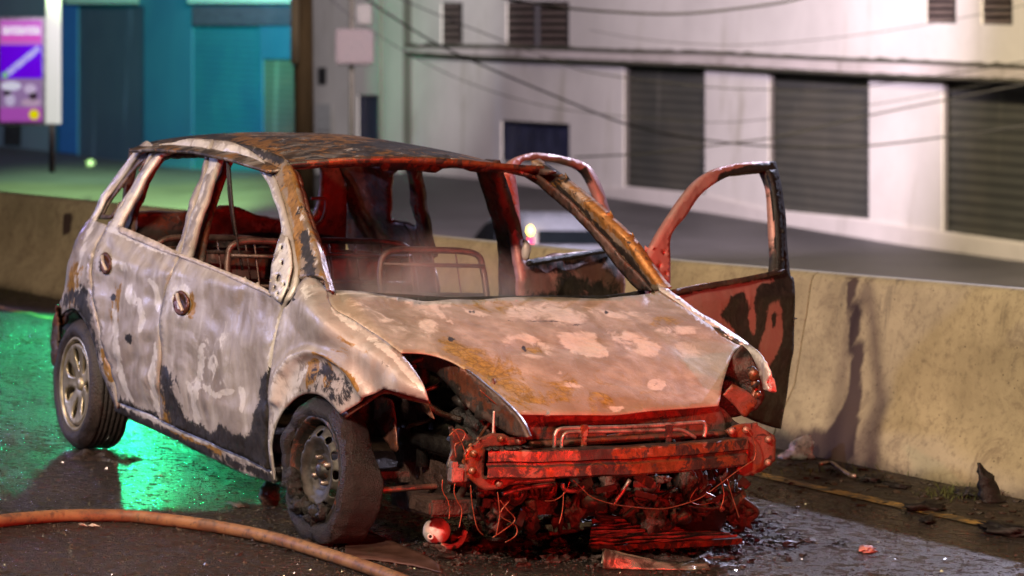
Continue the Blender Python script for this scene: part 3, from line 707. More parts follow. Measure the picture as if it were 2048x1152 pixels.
# hatch frame at the tail
HT = Surf(lambda p: p.x+2.98-.25*(p.z-1.), 'x', -2.98)
panel('hatch_frame', [[(262, 300), (400, 296), (560, 300), (690, 318)], [(690, 318), (694, 420), (690, 520)], [(690, 520), (500, 545), (240, 500)], [(240, 500), (250, 400), (262, 300)]], HT, M_inner, CAR,
      [[[(276, 318), (400, 314), (560, 318), (640, 332)], [(640, 332), (645, 350), (640, 400), (628, 432), (610, 445)], [(610, 445), (560, 440), (520, 432), (490, 420), (470, 414), (445, 414), (430, 420), (380, 425), (262, 425)], [(262, 425), (268, 370), (276, 318)]]], 9, .03, 0, [(2, 'L', [(430, 425), (470, 420), (520, 440), (640, 445)], 14, .9), (1, 'E', 535, 450, 30, 9, 0, .9, .5), (2, 'L', [(270, 440), (380, 435)], 10, .6)], rough=.01)
tube('hatch_seal', [U(x_, y_, 'x', -2.8) for x_, y_ in ((622, 397), (645, 397), (652, 403), (650, 425), (640, 445), (622, 448))], .008, M_inner, CAR)

# floor, tunnel, rear shelf and bulkhead inside
V, F = join_geo(box_geo((-1.45, 0, .24), (1.45, .74, .02)), box_geo((-1.3, 0, .32), (1.1, .12, .09), bev=.03), box_geo((-2.0, 0, .42), (.1, .7, .14), bev=.03), box_geo((-1.45, .76, .33), (1.4, .04, .1), bev=.02))
link('floor_pan', V, F, M_engine, CAR, False)
V, F = box_geo((-.22, 0, .60), (.02, .66, .24), bev=.01); link('bulkhead', V, F, M_engine, CAR, False)
tube('dashboard_beam', [(-.5, -.7, .78), (-.52, 0, .80), (-.5, .7, .78)], .025, M_engine, CAR)
V, F = [], []
for k in range(16):
    c = Vector((-.17+random.uniform(-.03, .03), -.2+.75*(k/15)**.6, .872+random.uniform(-.01, .012)))
    g = lump_geo(c, (.006, .01, .005), k, 2, .6); V, F = join_geo((V, F), g)
tag(link('cowl_char', V, F, M_soot, CAR), kind='stuff')
panel('cowl_strip', [[(700, 596), (800, 604), (900, 608), (1011, 606), (1115, 605), (1194, 608), (1290, 596)], [(1290, 596), (1312, 578), (1290, 580), (1240, 588), (1194, 592), (1115, 592), (1011, 592), (900, 594), (800, 588), (700, 584)], [(700, 584), (700, 596)]], Surf(lambda p: p.x+.50, 'x', -.50), M_soot, CAR, (), 8, .01, rough=.004)


def seat(name, x, y0, y1, zt, parent=CAR):
    yc = (y0+y1)/2; hw = (y1-y0)/2
    o = tube(name, [(x+.22, yc-hw, .45), (x+.06, yc-hw, .75), (x, yc-hw*.98, zt-.08), (x-.005, yc-hw*.8, zt-.01), (x-.01, yc, zt), (x-.005, yc+hw*.8, zt-.01), (x, yc+hw*.98, zt-.08), (x+.06, yc+hw, .75), (x+.22, yc+hw, .45)], .014, M_pipe, parent, 8, k=8)
    o.data.materials[0] = M_frame
    for zz in (zt-.06, zt-.18, .68): tube('crossbar', [(x+.02+(.9-zz)*.1, yc-hw*.95, zz), (x+.02+(.9-zz)*.1, yc+hw*.95, zz)], .009, M_frame, o, 6, False)
    for q in (-.45, 0, .45): tube('back_wire', [(x-.01, yc+hw*q, zt-.01), (x+.04, yc+hw*(q+.06), zt-.2), (x+.12, yc+hw*q, .62)], .004, M_frame, o, 5)
    V, F = box_geo((x+.4, yc, .42), (.24, hw*.95, .03), bev=.02); link('seat_pan', V, F, M_engine, o, False)
    for q in (-1, 1):
        V, F = box_geo((x+.4, yc+q*hw*.9, .46), (.26, .012, .06), bev=.01); link('seat_rail', V, F, M_engine, o, False)
    return o


panel('rear_seat_back', [[(300, 492), (520, 496), (700, 500), (800, 512)], [(800, 512), (790, 605), (640, 625), (300, 600)], [(300, 600), (300, 492)]], plane('x', -2.35), M_inner, CAR, (), 10, .03, 0, [(2, 'E', 560, 520, 60, 20, 0, .5, .6)], rough=.02)
seat('seat_frame', -1.42, -.62, -.18, 1.0)
seat('seat_frame', -1.34, .02, .50, .985)
seat('rear_seat_frame', -2.25, -.62, -.04, .96); seat('rear_seat_frame', -2.25, .04, .60, .96)
for a_, b_ in (((455, 318), (470, 470)), ((458, 330), (485, 540))):
    tube('seat_belt_strip', [U(*a_, 'y', -.6), U((a_[0]+b_[0])/2-4, (a_[1]+b_[1])/2, 'y', -.6), U(*b_, 'y', -.55)], .006, M_soot, CAR, 5)
tube('steering_column', [(-.3, .36, .72), (-.62, .36, .82)], .03, M_engine, CAR)

# ------------------------------------------------------------------ open doors on the far side
def door_surf(h, d, tumb=.30):
    "vertical door skin through hinge h along direction d, leaning in above the belt"
    n = Vector((-d.y, d.x, 0)); n = n if n.dot(CAM-h) > 0 else -n
    def F_(p):
        q = p-h; z = p.z; t_ = (.42*(z-.86) if z > .86 else 0)+(.15*(.4-z) if z < .4 else 0)
        return q.dot(n)+t_*.8-.012*math.exp(-((z-.62)/.16)**2)
    return F_, n


def plane_guess(F_, h, n):
    s = Surf(F_, 'x', 0)
    s.s0 = lambda px, py: (h-CAM).dot(n)/ray(px, py).dot(n)
    return s


h1 = Vector((-.36, .80, 0)); hit = None
for k in range(400):
    y = .9+k*.004; p = U(1580, 650, 'y', y)
    if math.hypot(p.x-h1.x, p.y-h1.y) > 1.05: hit = p; break
d1 = Vector((hit.x-h1.x, hit.y-h1.y, 0)).normalized(); F1, n1 = door_surf(h1, d1); OD = plane_guess(F1, h1, n1)
ODO = [[(1294, 520), (1330, 455), (1370, 395), (1405, 355), (1440, 335), (1490, 325), (1553, 322)], [(1553, 322), (1558, 345), (1566, 400), (1574, 460), (1580, 545), (1588, 560), (1590, 620), (1588, 690), (1581, 730), (1575, 790), (1562, 858)], [(1562, 858), (1520, 845), (1470, 820), (1400, 790), (1330, 750)], [(1330, 750), (1320, 650), (1302, 560), (1294, 520)]]
ODH = [[(1342, 578), (1340, 520), (1343, 470), (1372, 432), (1398, 394), (1425, 370), (1460, 352), (1495, 346), (1532, 342)], [(1532, 342), (1544, 380), (1549, 440), (1552, 500), (1549, 545)], [(1549, 545), (1480, 556), (1400, 568), (1342, 580)], [(1342, 580), (1342, 578)]]
odb = [(0, 'P', [(1460, 590), (1500, 575), (1550, 560), (1595, 545), (1600, 870), (1540, 870), (1440, 830), (1470, 720), (1465, 660), (1440, 630), (1455, 605)], .82, 8), (0, 'P', [(1495, 330), (1560, 318), (1590, 560), (1545, 560), (1552, 470), (1545, 380), (1525, 345), (1440, 365), (1420, 380), (1440, 345)], .85, 6),
       (0, 'E', 1550, 640, 16, 40, 0, -.62, .4), (0, 'E', 1540, 690, 18, 40, 10, -.75, .4), (0, 'E', 1505, 640, 8, 28, 0, -.6, .5), (0, 'E', 1548, 640, 7, 22, 0, .7, .4), (0, 'E', 1502, 590, 12, 18, 0, -.5, .5), (0, 'L', [(1385, 595), (1410, 620), (1440, 655)], 5, .45), (0, 'L', [(1350, 590), (1460, 566), (1545, 552)], 9, .7)]
dh = [[(cx+rx*math.cos(a_), cy+ry*math.sin(a_)) for a_ in np.linspace(0, 6.28, 11)[:-1]] for cx, cy, rx, ry in ((1328, 506, 3, 4.5), (1320, 532, 3.2, 5), (1319, 557, 3.5, 5.5), (1333, 548, 1.6, 3))]
fo = panel('front_door', ODO, OD, M_door_redlit, CAR, [ODH]+dh, 7, .035, 0, odb, lambda x_, y_: .006*noise.noise(Vector((x_/50, y_/70, 7)))); fo['label'] = 'open driver door with flaking red-lit and black skin'
panel('window_frame_edge', [[(1547, 340), (1556, 400), (1562, 470), (1562, 548)], [(1562, 548), (1551, 548), (1552, 500), (1549, 440), (1542, 375), (1532, 342)], [(1532, 342), (1547, 340)]], OD, M_soot, fo, (), 6, .02, .012)
panel('door_sill_strip', [[(1345, 590), (1410, 578), (1480, 566), (1560, 548)], [(1560, 548), (1560, 540), (1480, 556), (1410, 568), (1342, 580)], [(1342, 580), (1345, 590)]], OD, M_inner, fo, (), 6, .03, .012)
h2 = Vector((-1.46, .80, 0)); hit = None
for k in range(400):
    y = .9+k*.004; p = U(1243, 560, 'y', y)
    if math.hypot(p.x-h2.x, p.y-h2.y) > .80: hit = p; break
d2 = Vector((hit.x-h2.x, hit.y-h2.y, 0)).normalized(); F2, n2_ = door_surf(h2, d2); OD2 = plane_guess(F2, h2, n2_)
rdo = [[(1012, 340), (1030, 318), (1060, 306), (1100, 308), (1150, 318), (1168, 325)], [(1168, 325), (1185, 338), (1205, 375), (1220, 420), (1238, 475), (1250, 560), (1252, 700)], [(1252, 700), (1060, 690)], [(1060, 690), (1050, 600), (1042, 540), (1032, 470), (1022, 400), (1012, 340)]]
rdh = [[(1030, 345), (1048, 322), (1078, 317), (1120, 321), (1156, 331)], [(1156, 331), (1175, 345), (1196, 385), (1212, 430), (1227, 480)], [(1227, 480), (1212, 497), (1140, 505), (1050, 520)], [(1050, 520), (1044, 470), (1038, 400), (1030, 345)]]
ro = panel('rear_door', rdo, OD2, M_door_redlit, CAR, [rdh], 7, .035, 0, [(0, 'P', [(1045, 510), (1240, 490), (1255, 700), (1060, 700)], .62, 12), (0, 'E', 1080, 560, 30, 22, 0, -.35, .5), (0, 'E', 1180, 540, 40, 18, 20, -.3, .6), (0, 'L', [(1170, 335), (1205, 420), (1240, 520)], 7, .8)], lambda x_, y_: dents(5, .018, 9)(x_, y_)*float(y_ > 515)); ro['label'] = 'open rear door with crumpled dark red-lit skin'
tube('window_seal', [ (OD2(x_, y_)+n2_*.02) for x_, y_ in ((1048, 527), (1100, 518), (1160, 508), (1225, 496))], .012, M_soot, ro)
V, F = lump_geo(OD2(1040, 500)+n2_*.03, (.02, .02, .05), 4, 2, .3); link('door_hinge', V, F, M_white, ro)

# ------------------------------------------------------------------ wheels


def tyre_geo(rad, halfw, rim_r, sag, seed=0):
    prof = [(rim_r, -halfw*.72), (rim_r+.02, -halfw*.95), (rim_r+(rad-rim_r)*.5, -halfw*1.06), (rad-.025, -halfw*.95), (rad-.005, -halfw*.78), (rad, -halfw*.5)]
    prof += [(rad-.004, -halfw*.47), (rad, -halfw*.44), (rad, 0), (rad-.004, .02), (rad, .04)]+[(r_, -h) for r_, h in prof[:5][::-1]]
    return prof


def disc_sheet(r0, r1, holes, depth, th, M, c, step, dish=None):
    n = 56; poly = [(r1*math.cos(2*math.pi*k/n), r1*math.sin(2*math.pi*k/n)) for k in range(n)]
    hs = [h for h in holes]
    if r0: hs.append([(r0*math.cos(2*math.pi*k/24), r0*math.sin(2*math.pi*k/24)) for k in range(24)])
    V2, F = cdt(poly, hs, step); V = []
    for (a, b) in V2:
        rr = math.hypot(a, b); h = depth+(dish(rr) if dish else 0); V.append(Vector(c)+M@Vector((h, a, b)))
    return V, F


def wheel(name, c, M, rad, rim_r, sag, kind, mt, label):
    # local X points outboard (towards the camera side)
    t = empty(name, c, None, None); t.parent = CAR; t.location = Vector(c)-CAR.location
    if label: t['label'] = label
    halfw = .088 if kind == 'alloy' else .076
    gv = .006 if kind == 'alloy' else .0
    prof = [(rim_r, halfw*.75), (rim_r+.018, halfw*.98), (rim_r+(rad-rim_r)*.5, halfw*1.08), (rad-.022, halfw*.93), (rad-.004, halfw*.72)]
    for q in np.linspace(.62, -.62, 6): prof += [(rad, halfw*q), (rad, halfw*(q-.12)), (rad-gv, halfw*(q-.14)), (rad-gv, halfw*(q-.19))]
    prof += [(rad-.004, -halfw*.9), (rad-.022, -halfw*1.), (rim_r+(rad-rim_r)*.5, -halfw*1.1), (rim_r, -halfw*.75)]
    V, F = lathe_geo(prof, 96, c, M); rough_ = .004 if kind == 'alloy' else .010
    for i, v in enumerate(V):
        v += M@Vector((rough_*noise.noise(v*11), 0, 0))
        if kind == 'steel':
            d = v-Vector(c); a = math.atan2(d.z, (M.transposed()@d).y); k = .022*noise.noise(Vector((a*1.6, 2, 0)))+.01*noise.noise(Vector((a*5, 4, 0)))
            out = (M.transposed()@d).x; v += d.normalized()*k
            if out < .03 and d.z > 0: v -= d*min(.2, (.03-out)*1.7)*min(1, d.z/.12)
            if out > .04 and (M.transposed()@d).y < .03: v += M@Vector((.022*abs(noise.noise(Vector((a*2, 9, 0)))), 0, 0))
        if v.z < sag: ex = sag-v.z; v.z = max(.002, v.z+ex*.0); s = 1 if (M.transposed()@(v-Vector(c))).x > 0 else -1; v += M@Vector((s*ex*.35, 0, 0)); v.z = max(.003, v.z)
        V[i] = v
    o = link('tyre', V, F, mt, t, True)
    # rim barrel
    V, F = lathe_geo([(rim_r+.012, halfw*.86), (rim_r+.006, halfw*.93), (rim_r-.004, halfw*.9), (rim_r-.010, halfw*.6), (rim_r-.022, halfw*.1), (rim_r-.03, -halfw*.2), (rim_r-.014, -halfw*.7), (rim_r+.01, -halfw*.85)], 72, c, M)
    link('rim_barrel', V, F, M_alloy if kind == 'alloy' else M_rust, t, True, [(.35, .1, .2)]*len(V))
    Ri = rim_r-.018
    if kind == 'alloy':
        holes = []
        for k in range(7):
            for s, wd in ((0, .21),):
                a0 = 2*math.pi*k/7; h = []
                for q in np.linspace(0, 2*math.pi, 15)[:-1]:
                    rr = Ri*.62+Ri*.28*math.cos(q); wid = wd*(.45+.75*(rr/Ri)); a = a0+wid*math.sin(q)*(1.15); h.append((rr*math.cos(a), rr*math.sin(a)))
                holes.append(h)
        V, F = disc_sheet(0, Ri, holes, halfw*.55, 0, M, c, .014, lambda r_: .02*(r_/Ri)**2-.015*math.exp(-(r_/.03)**2)); o = link('spoked_disc', V, F, M_alloy, t); solid(o, .014, 0)
        V, F = lathe_geo([(.0, halfw*.72), (.025, halfw*.72), (.03, halfw*.6), (.03, halfw*.4)], 24, c, M); link('hub_cap', V, F, M_alloy, t)
        V, F = lathe_geo([(.02, -.02), (.12, -.02), (.12, 0), (.02, 0)], 32, c, M); link('brake_drum', V, F, M_rust, t, True, [(.3, 0, .3)]*len(V))
    else:
        holes = []
        for k in range(12):
            a = 2*math.pi*k/12; cx, cy = Ri*.78*math.cos(a), Ri*.78*math.sin(a)
            holes.append([(cx+(.0115*math.cos(q))*math.cos(a)-(.017*math.sin(q))*math.sin(a), cy+(.0115*math.cos(q))*math.sin(a)+(.017*math.sin(q))*math.cos(a)) for q in np.linspace(0, 2*math.pi, 13)[:-1]])
        dish = lambda r_: .022*math.exp(-((r_/Ri-.72)/.17)**2)-.022*max(0, 1-abs(r_/Ri-1)*4)-(.012 if r_ < Ri*.42 else 0)
        V, F = disc_sheet(.028, Ri, holes, halfw*.5, 0, M, c, .009, dish); o = link('steel_disc', V, F, M_rim, t); solid(o, .004, 0)
        V, F = lathe_geo([(0, .055), (.02, .055), (.026, .05), (.03, .03), (.05, .02)], 24, c, M); link('hub', V, F, M_rust, t, True, [(.3, 0, .4)]*len(V))
        for k in range(4):
            a = 2*math.pi*k/4+.5; p = Vector(c)+M@Vector((halfw*.45, .05*math.cos(a), .05*math.sin(a)))
            V, F = lathe_geo([(0, .02), (.008, .018), (.009, -.006)], 10, p, M); link('wheel_nut', V, F, M_pipe, t)
        for k in range(9):
            q = Vector(c)+M@Vector((halfw*.55, -.10+.02*random.random()*k*.6, -.13+.03*random.random())); V, F = lump_geo(q, (.02, .03+.02*random.random(), .03), k, 2, .7)
        g = ([], [])
        for k in range(16):
            a = -2.9+1.9*k/15; q = Vector(c)+M@Vector((halfw*(.75+.35*random.random()), (rim_r-.0-.03*random.random())*math.cos(a), (rim_r-.01-.04*random.random())*math.sin(a)))
            g = join_geo(g, lump_geo(q, (.018+.014*random.random(), .03, .026), k, 2, .9, 2.5))
        link('melted_rubber', *g, M_char, t)
    return t


Mo = Matrix(((0, 1, 0), (-1, 0, 0), (0, 0, 1)))          # local x -> world -y
wheel('wheel', U(158, 768, 'y', -.80)+Vector((0, .06, 0)), Mo, .282, .195, .0, 'alloy', M_tyre, 'rear wheel with spoked alloy rim and intact tyre')
Mf = rotz(R(4))@Mo
wheel('wheel', U(640, 940, 'y', -.79)+Vector((0, .045, 0)), Mf, .268, .188, .055, 'steel', M_char, 'front wheel with bare steel rim and half melted tyre')
wheel('wheel', (-2.55, .74, .275), rotz(math.pi)@Mo, .275, .19, .0, 'alloy', M_tyre, None)
wheel('wheel', (0, .74, .25), rotz(math.pi)@Mo, .262, .188, .02, 'steel', M_char, None)
# ------------------------------------------------------------------ car front end


def X(x, pts): return [U(a, b, 'x', x) for a, b in pts]


def xpanel(name, x, segs, mat, parent=CAR, th=.012, holes=(), step=7, blobs=None, rough=.003): return panel(name, segs, plane('x', x), mat, parent, holes, step, th, 0, blobs, rough=rough)


# beam: a ribbed section swept across, bowed forward in the middle
pl, pr = U(970, 929, 'x', .80), U(1489, 903, 'x', .80)
V, F, W = [], [], []; sec = [(-.05, .048), (.012, .05), (.020, .046), (.022, .012), (.010, .006), (.010, -.002), (.022, -.008), (.022, -.042), (.012, -.05), (-.05, -.05)]
N = 60
for i in range(N+1):
    k = i/N; c = pl.lerp(pr, k)+Vector((.075*(1-(2*k-1)**2), 0, 0)); dz = .004*noise.noise(Vector((k*9, 0, 0)))
    for dx, dzz in sec:
        p = c+Vector((dx, 0, dzz*(1.0)+dz)); V.append(p); W.append((.9 if dx < 0 and dzz > 0 else (.45 if .3 < k < .42 or .8 < k < .86 else .12), .3 if dzz > .04 and dx > 0 else 0, .5 if .35 < k < .95 else .1))
m = len(sec)
for i in range(N):
    for k in range(m): l = (k+1) % m; F.append([i*m+k, (i+1)*m+k, (i+1)*m+l, i*m+l])
beam = link('bumper_beam', V, F, M_rust, CAR, False, W)
plateL = [(930, 909), (934, 900), (965, 875), (984, 867), (1008, 868), (1020, 875), (1048, 874), (1053, 884), (1040, 890), (972, 897), (968, 952), (1030, 955), (1034, 962), (1006, 977), (972, 981), (960, 975), (933, 952)]
plateR = [(1452, 862), (1470, 851), (1490, 847), (1510, 847), (1549, 871), (1552, 880), (1550, 921), (1522, 944), (1490, 953), (1474, 946), (1474, 935), (1489, 926), (1491, 882), (1462, 874)]
for pp, bl in ((plateL, ((1002, 878), (1038, 882), (948, 908), (945, 942), (998, 967))), (plateR, ((1463, 862), (1492, 860), (1537, 879), (1536, 925)))):
    o = xpanel('bumper_bracket', .79, pp, M_rust, beam, .014, blobs=[(2, 'E', pp[0][0], pp[0][1], 30, 30, 0, .3, .6)])
    for b_ in bl:
        V, F = lathe_geo([(0, .012), (.011, .010), (.013, -.002)], 12, U(*b_, 'x', .797), Matrix.Identity(3)); link('bolt', V, F, M_rust, o, True, [(0, .5, .2)]*len(V))
g = ([], [])
for k in range(40):
    kk = random.uniform(.0, .16); c = pl.lerp(pr, kk)+Vector((.0+random.uniform(-.03, .04), 0, .054)); g = join_geo(g, lump_geo(c, (.009, .012, .006), k, 1, .8))
link('char_crumbs', *g, M_soot, beam)
# lock panel below the bonnet lip and front carrier
xpanel('lock_panel', .66, [[(1035, 826), (1139, 826), (1299, 819), (1438, 808)], [(1438, 808), (1452, 850), (1448, 872)], [(1448, 872), (1300, 872), (1180, 880), (1060, 884), (1040, 850)], [(1040, 850), (1035, 826)]], M_inner, CAR, .02, blobs=[(2, 'P', [(1040, 830), (1436, 815), (1440, 850), (1060, 870)], .5, 14)], holes=[[(1205, 858), (1235, 854), (1240, 868), (1215, 872)]])
tube('carrier_bar', X(.70, [(1060, 889), (1130, 886), (1240, 879), (1350, 872), (1450, 868)]), .012, M_rust, CAR, 8)
o = tube('cooling_pipe', X(.78, [(1109, 900), (1109, 882), (1111, 868), (1122, 858), (1171, 856), (1250, 854), (1330, 850), (1395, 845), (1409, 848), (1411, 862), (1408, 874)]), .0075, M_pipe, CAR, 8)
tube('cooling_pipe', X(.785, [(1123, 900), (1124, 880), (1130, 868), (1145, 864), (1210, 863), (1257, 862), (1330, 860), (1360, 860), (1376, 866), (1391, 876)]), .0068, M_pipe, CAR, 8)
for px in (1168, 1337):
    V, F = join_geo(box_geo(U(px, 862, 'x', .79), (.006, .014, .022), bev=.003), box_geo(U(px, 884, 'x', .79), (.005, .011, .016), bev=.003)); link('pipe_clip', V, F, M_rust, o, False, [(.2, .4, .3)]*len(V))
# crash rail, headlamp wells, side braces
panel('upper_rail', [[(802, 706), (845, 708), (882, 716), (917, 732), (951, 756), (986, 786), (1020, 818), (1040, 845), (1055, 875)], [(1055, 875), (1030, 872), (1014, 867)], [(1014, 867), (985, 848), (951, 827), (925, 806), (905, 782), (880, 755), (860, 742), (838, 735)], [(838, 735), (802, 706)]], Surf(lambda p: p.y+.50-.10*(p.x-.3), 'y', -.48), M_inner, CAR, (), 7, .02, 0, [(2, 'P', [(810, 706), (917, 735), (1000, 810), (960, 815), (890, 750)], .5, 8), (0, 'P', [(830, 720), (900, 760), (1000, 850), (1040, 860), (900, 790)], .45, 10), (1, 'L', [(905, 782), (951, 827), (1014, 867)], 4, .6)], rough=.006)
panel('wheel_housing', [[(690, 832), (768, 784), (812, 797), (858, 806), (880, 850), (900, 900)], [(900, 900), (898, 1010)], [(898, 1010), (840, 1030), (786, 1010)], [(786, 1010), (786, 900), (740, 860), (690, 832)]], Surf(lambda p: p.y+.44, 'y', -.44), M_engine, CAR, (), 9, .01, 0, rough=.02)
panel('housing_flap', [[(748, 795), (780, 800), (792, 850), (796, 900), (779, 896), (765, 870), (748, 840)], [(748, 840), (748, 795)]], Surf(lambda p: p.y+.60, 'y', -.60), M_rust, CAR, (), 7, .006, 0, [(0, 'E', 760, 840, 14, 40, 0, .5, .5)], rough=.012)
panel('housing_flap', [(838, 800), (852, 800), (868, 838), (860, 834), (846, 822)], Surf(lambda p: p.y+.62, 'y', -.62), M_rust, CAR, (), 6, .004)
V, F = box_geo(U(935, 925, 'x', .62), (.06, .035, .055), rotz(.2), bev=.01); link('crash_box', V, F, M_inner, CAR, False)
panel('side_bracket', [(898, 855), (925, 862), (955, 882), (958, 905), (935, 935), (932, 975), (896, 968), (893, 930), (905, 900)], plane('x', .72), M_inner, CAR, (), 6, .01, 0, [(1, 'E', 940, 890, 16, 20, 0, .6, .5)], rough=.015)
V, F = join_geo(box_geo(U(911, 949, 'x', .78), (.02, .022, .024), bev=.004), box_geo(U(907, 930, 'x', .78), (.015, .012, .012), bev=.003), box_geo(U(926, 946, 'x', .775), (.015, .01, .028), rotz(.3), bev=.003)); link('connector_block', V, F, M_pipe, CAR, False)
# right headlamp well seen through the hole
panel('headlamp_well', [[(1484, 690), (1500, 706), (1520, 745), (1528, 790), (1515, 820)], [(1515, 820), (1470, 835), (1436, 830)], [(1436, 830), (1437, 800), (1444, 770), (1458, 727), (1484, 690)]], Surf(lambda p: p.x-.36-.3*(p.y-.55), 'x', .4), M_engine, CAR, (), 7, .01, 0, rough=.03)
panel('lamp_mount', [[(1465, 768), (1490, 780), (1515, 802), (1500, 825), (1488, 834), (1470, 812), (1446, 790)], [(1446, 790), (1465, 768)]], plane('x', .60), M_rust, CAR, (), 6, .004)
tube('lamp_bracket', X(.50, [(1500, 735), (1508, 755), (1512, 775), (1506, 795), (1498, 812)]), .013, M_rust, CAR, 8)
for (px, py, s) in ((1508, 748, .022), (1510, 768, .016), (1516, 790, .014)):
    V, F = lump_geo(U(px, py, 'x', .52), (s, s, s*1.2), px, 2, .35); link('lamp_socket', V, F, M_rust, CAR, True, [(.1, .2, .4)]*len(V))
panel('lamp_side_panel', [[(1380, 826), (1436, 812), (1475, 845), (1500, 850)], [(1500, 850), (1440, 870), (1400, 865)], [(1400, 865), (1380, 826)]], plane('x', .62), M_inner, CAR, (), 7, .01, rough=.01)
# engine bay mass
eb = ([], [])
for (c, s) in (((.30, -.05, .50), (.20, .26, .16)), ((.28, .33, .46), (.16, .16, .15)), ((.34, -.36, .42), (.14, .12, .13)), ((.42, .1, .33), (.12, .22, .12)), ((.1, .1, .55), (.16, .4, .12)), ((.35, -.15, .62), (.1, .1, .05))):
    eb = join_geo(eb, lump_geo(c, s, c[0]*9, 4, .35, 3.2))
link('engine_block', *eb, M_soot, CAR)
for k, (px, py, r_, x_) in enumerate(((1378, 958, .052, .58), (1030, 985, .045, .58), (1215, 985, .05, .5), (1300, 968, .035, .56), (1092, 975, .04, .55), (1440, 985, .035, .5))):
    c = U(px, py, 'x', x_); M_ = Matrix.Rotation(.3*math.sin(k*2), 3, 'Z')@Matrix.Rotation(.2, 3, 'Y')
    V, F = lathe_geo([(0, .02), (r_*.25, .022), (r_*.3, .008), (r_*.55, .004), (r_*.6, .016), (r_*.8, .016), (r_*.85, .006), (r_*.95, .018), (r_, .016), (r_, -.05), (0, -.05)], 28, c, M_)
    link('belt_pulley', V, F, M_rust, CAR, True, [(.35, .1, .3)]*len(V))
for k in range(26):
    px, py = random.uniform(980, 1490), random.uniform(960, 1050); c = U(px, py, 'x', random.uniform(.35, .62)); s = random.uniform(.015, .04)
    if random.random() < .5: V, F = box_geo(c, (s, s*1.2, s*.7), Matrix.Rotation(random.uniform(-1, 1), 3, 'X')@rotz(random.uniform(-1, 1)), bev=.004)
    else: V, F = lump_geo(c, (s, s, s*.9), k, 2, .5)
    link('engine_fitting', V, F, random.choice([M_engine, M_rust, M_engine]), CAR, True, [(.4, .1, .3)]*len(V))
V, F = join_geo(box_geo((.42, -.05, .2), (.09, .55, .03), bev=.01), box_geo((.1, 0, .2), (.25, .3, .04), bev=.02)); link('subframe', V, F, M_engine, CAR, False)
# left: transmission column and orange hoses
for pts, r_, x_ in (([(1000, 975), (1020, 965), (1060, 962), (1108, 958)], .009, .74), ([(1005, 988), (1040, 978), (1080, 972), (1110, 968)], .008, .72), ([(1010, 1000), (1000, 1030), (985, 1060)], .02, .6), ([(1060, 1000), (1065, 1030), (1058, 1060)], .02, .58),
                    ([(1125, 967), (1128, 978), (1142, 982), (1160, 979), (1167, 972)], .008, .78), ([(960, 985), (965, 1020), (985, 1055)], .015, .58), ([(1260, 960), (1240, 990), (1225, 1010)], .008, .62), ([(1400, 985), (1430, 1000), (1445, 1020)], .012, .6)):
    tube('burnt_hose', X(x_, pts), r_, M_engine if r_ > .012 else M_pipe, CAR, 8)
for pts, x_ in (([(1145, 959), (1165, 978), (1185, 995), (1225, 1008), (1257, 1013), (1300, 1017), (1330, 1017), (1365, 1009), (1402, 995), (1440, 968), (1470, 945), (1500, 925), (1508, 919), (1512, 900), (1507, 878), (1496, 861)], .83),
                ([(885, 959), (884, 977), (889, 990), (896, 1002), (899, 1020), (898, 1038)], .80), ([(910, 966), (908, 985), (915, 1003), (923, 1017), (922, 1035), (918, 1056)], .80), ([(941, 970), (943, 1000), (946, 1020), (954, 1055), (966, 1070)], .79),
                ([(995, 984), (998, 1010), (999, 1031), (996, 1050), (992, 1071)], .80), ([(1127, 984), (1126, 1010), (1123, 1030), (1118, 1048)], .80), ([(960, 780), (1000, 815), (1035, 845), (1060, 870)], .70), ([(1140, 960), (1130, 985), (1110, 1000), (1090, 1002)], .80),
                ([(905, 858), (915, 870), (925, 890), (930, 905)], .80), ([(898, 872), (915, 858), (930, 866), (924, 882), (910, 890), (912, 915)], .79), ([(1455, 960), (1462, 985), (1470, 1010), (1478, 1035)], .78), ([(1440, 955), (1448, 990), (1440, 1020)], .76),
                ([(1000, 1000), (1015, 1020), (1030, 1040), (1005, 1062), (985, 1075)], .74), ([(1020, 1000), (1000, 1030), (1030, 1050), (1032, 1070), (1010, 1085)], .73), ([(1395, 975), (1380, 1000), (1400, 1010), (1430, 1005), (1445, 1020)], .70)):
    tube('hanging_wire', X(x_, pts), .0021, M_wire, CAR, 5)
o = tube('hook_rod', X(.74, [(986, 868), (987, 845), (988, 822)]), .004, M_white, CAR, 6)

# ------------------------------------------------------------------ things on the road


def ground(px, py, z=0.): return U(px, py, 'z', z)


t = NT('canvas_fire_hose'); n = t.noise(9, 8, .7, .4); n2 = t.noise(30, 6, .7)
c = t.mix(t.ramp(n, .35, .65), (.27, .14, .065), (.17, .07, .035)); c = t.mix(t.ramp(n2, .48, .64, 0, .85), c, (.07, .045, .035))
c = t.mix(t.ramp(t.noise(4, 3, .5), .6, .68, 0, .5), c, (.10, .06, .045))
M_hose = t.set(Base_Color=c, Roughness=.55, Normal=t.bump(t.noise(90, 4, .7), .35, .003))
hz = [(-60, 1052), (0, 1042), (55, 1036), (137, 1031), (246, 1031), (301, 1036), (383, 1046), (465, 1059), (560, 1080), (661, 1111), (745, 1139), (830, 1172), (900, 1205)]
hps = [ground(px, py, .024) for px, py in hz]
o = tube('fire_hose', hps, .0235, M_hose, None, 16, k=10); tag(o, 'dirty tan fire hose full of water curving across the wet road in front', 'hose')

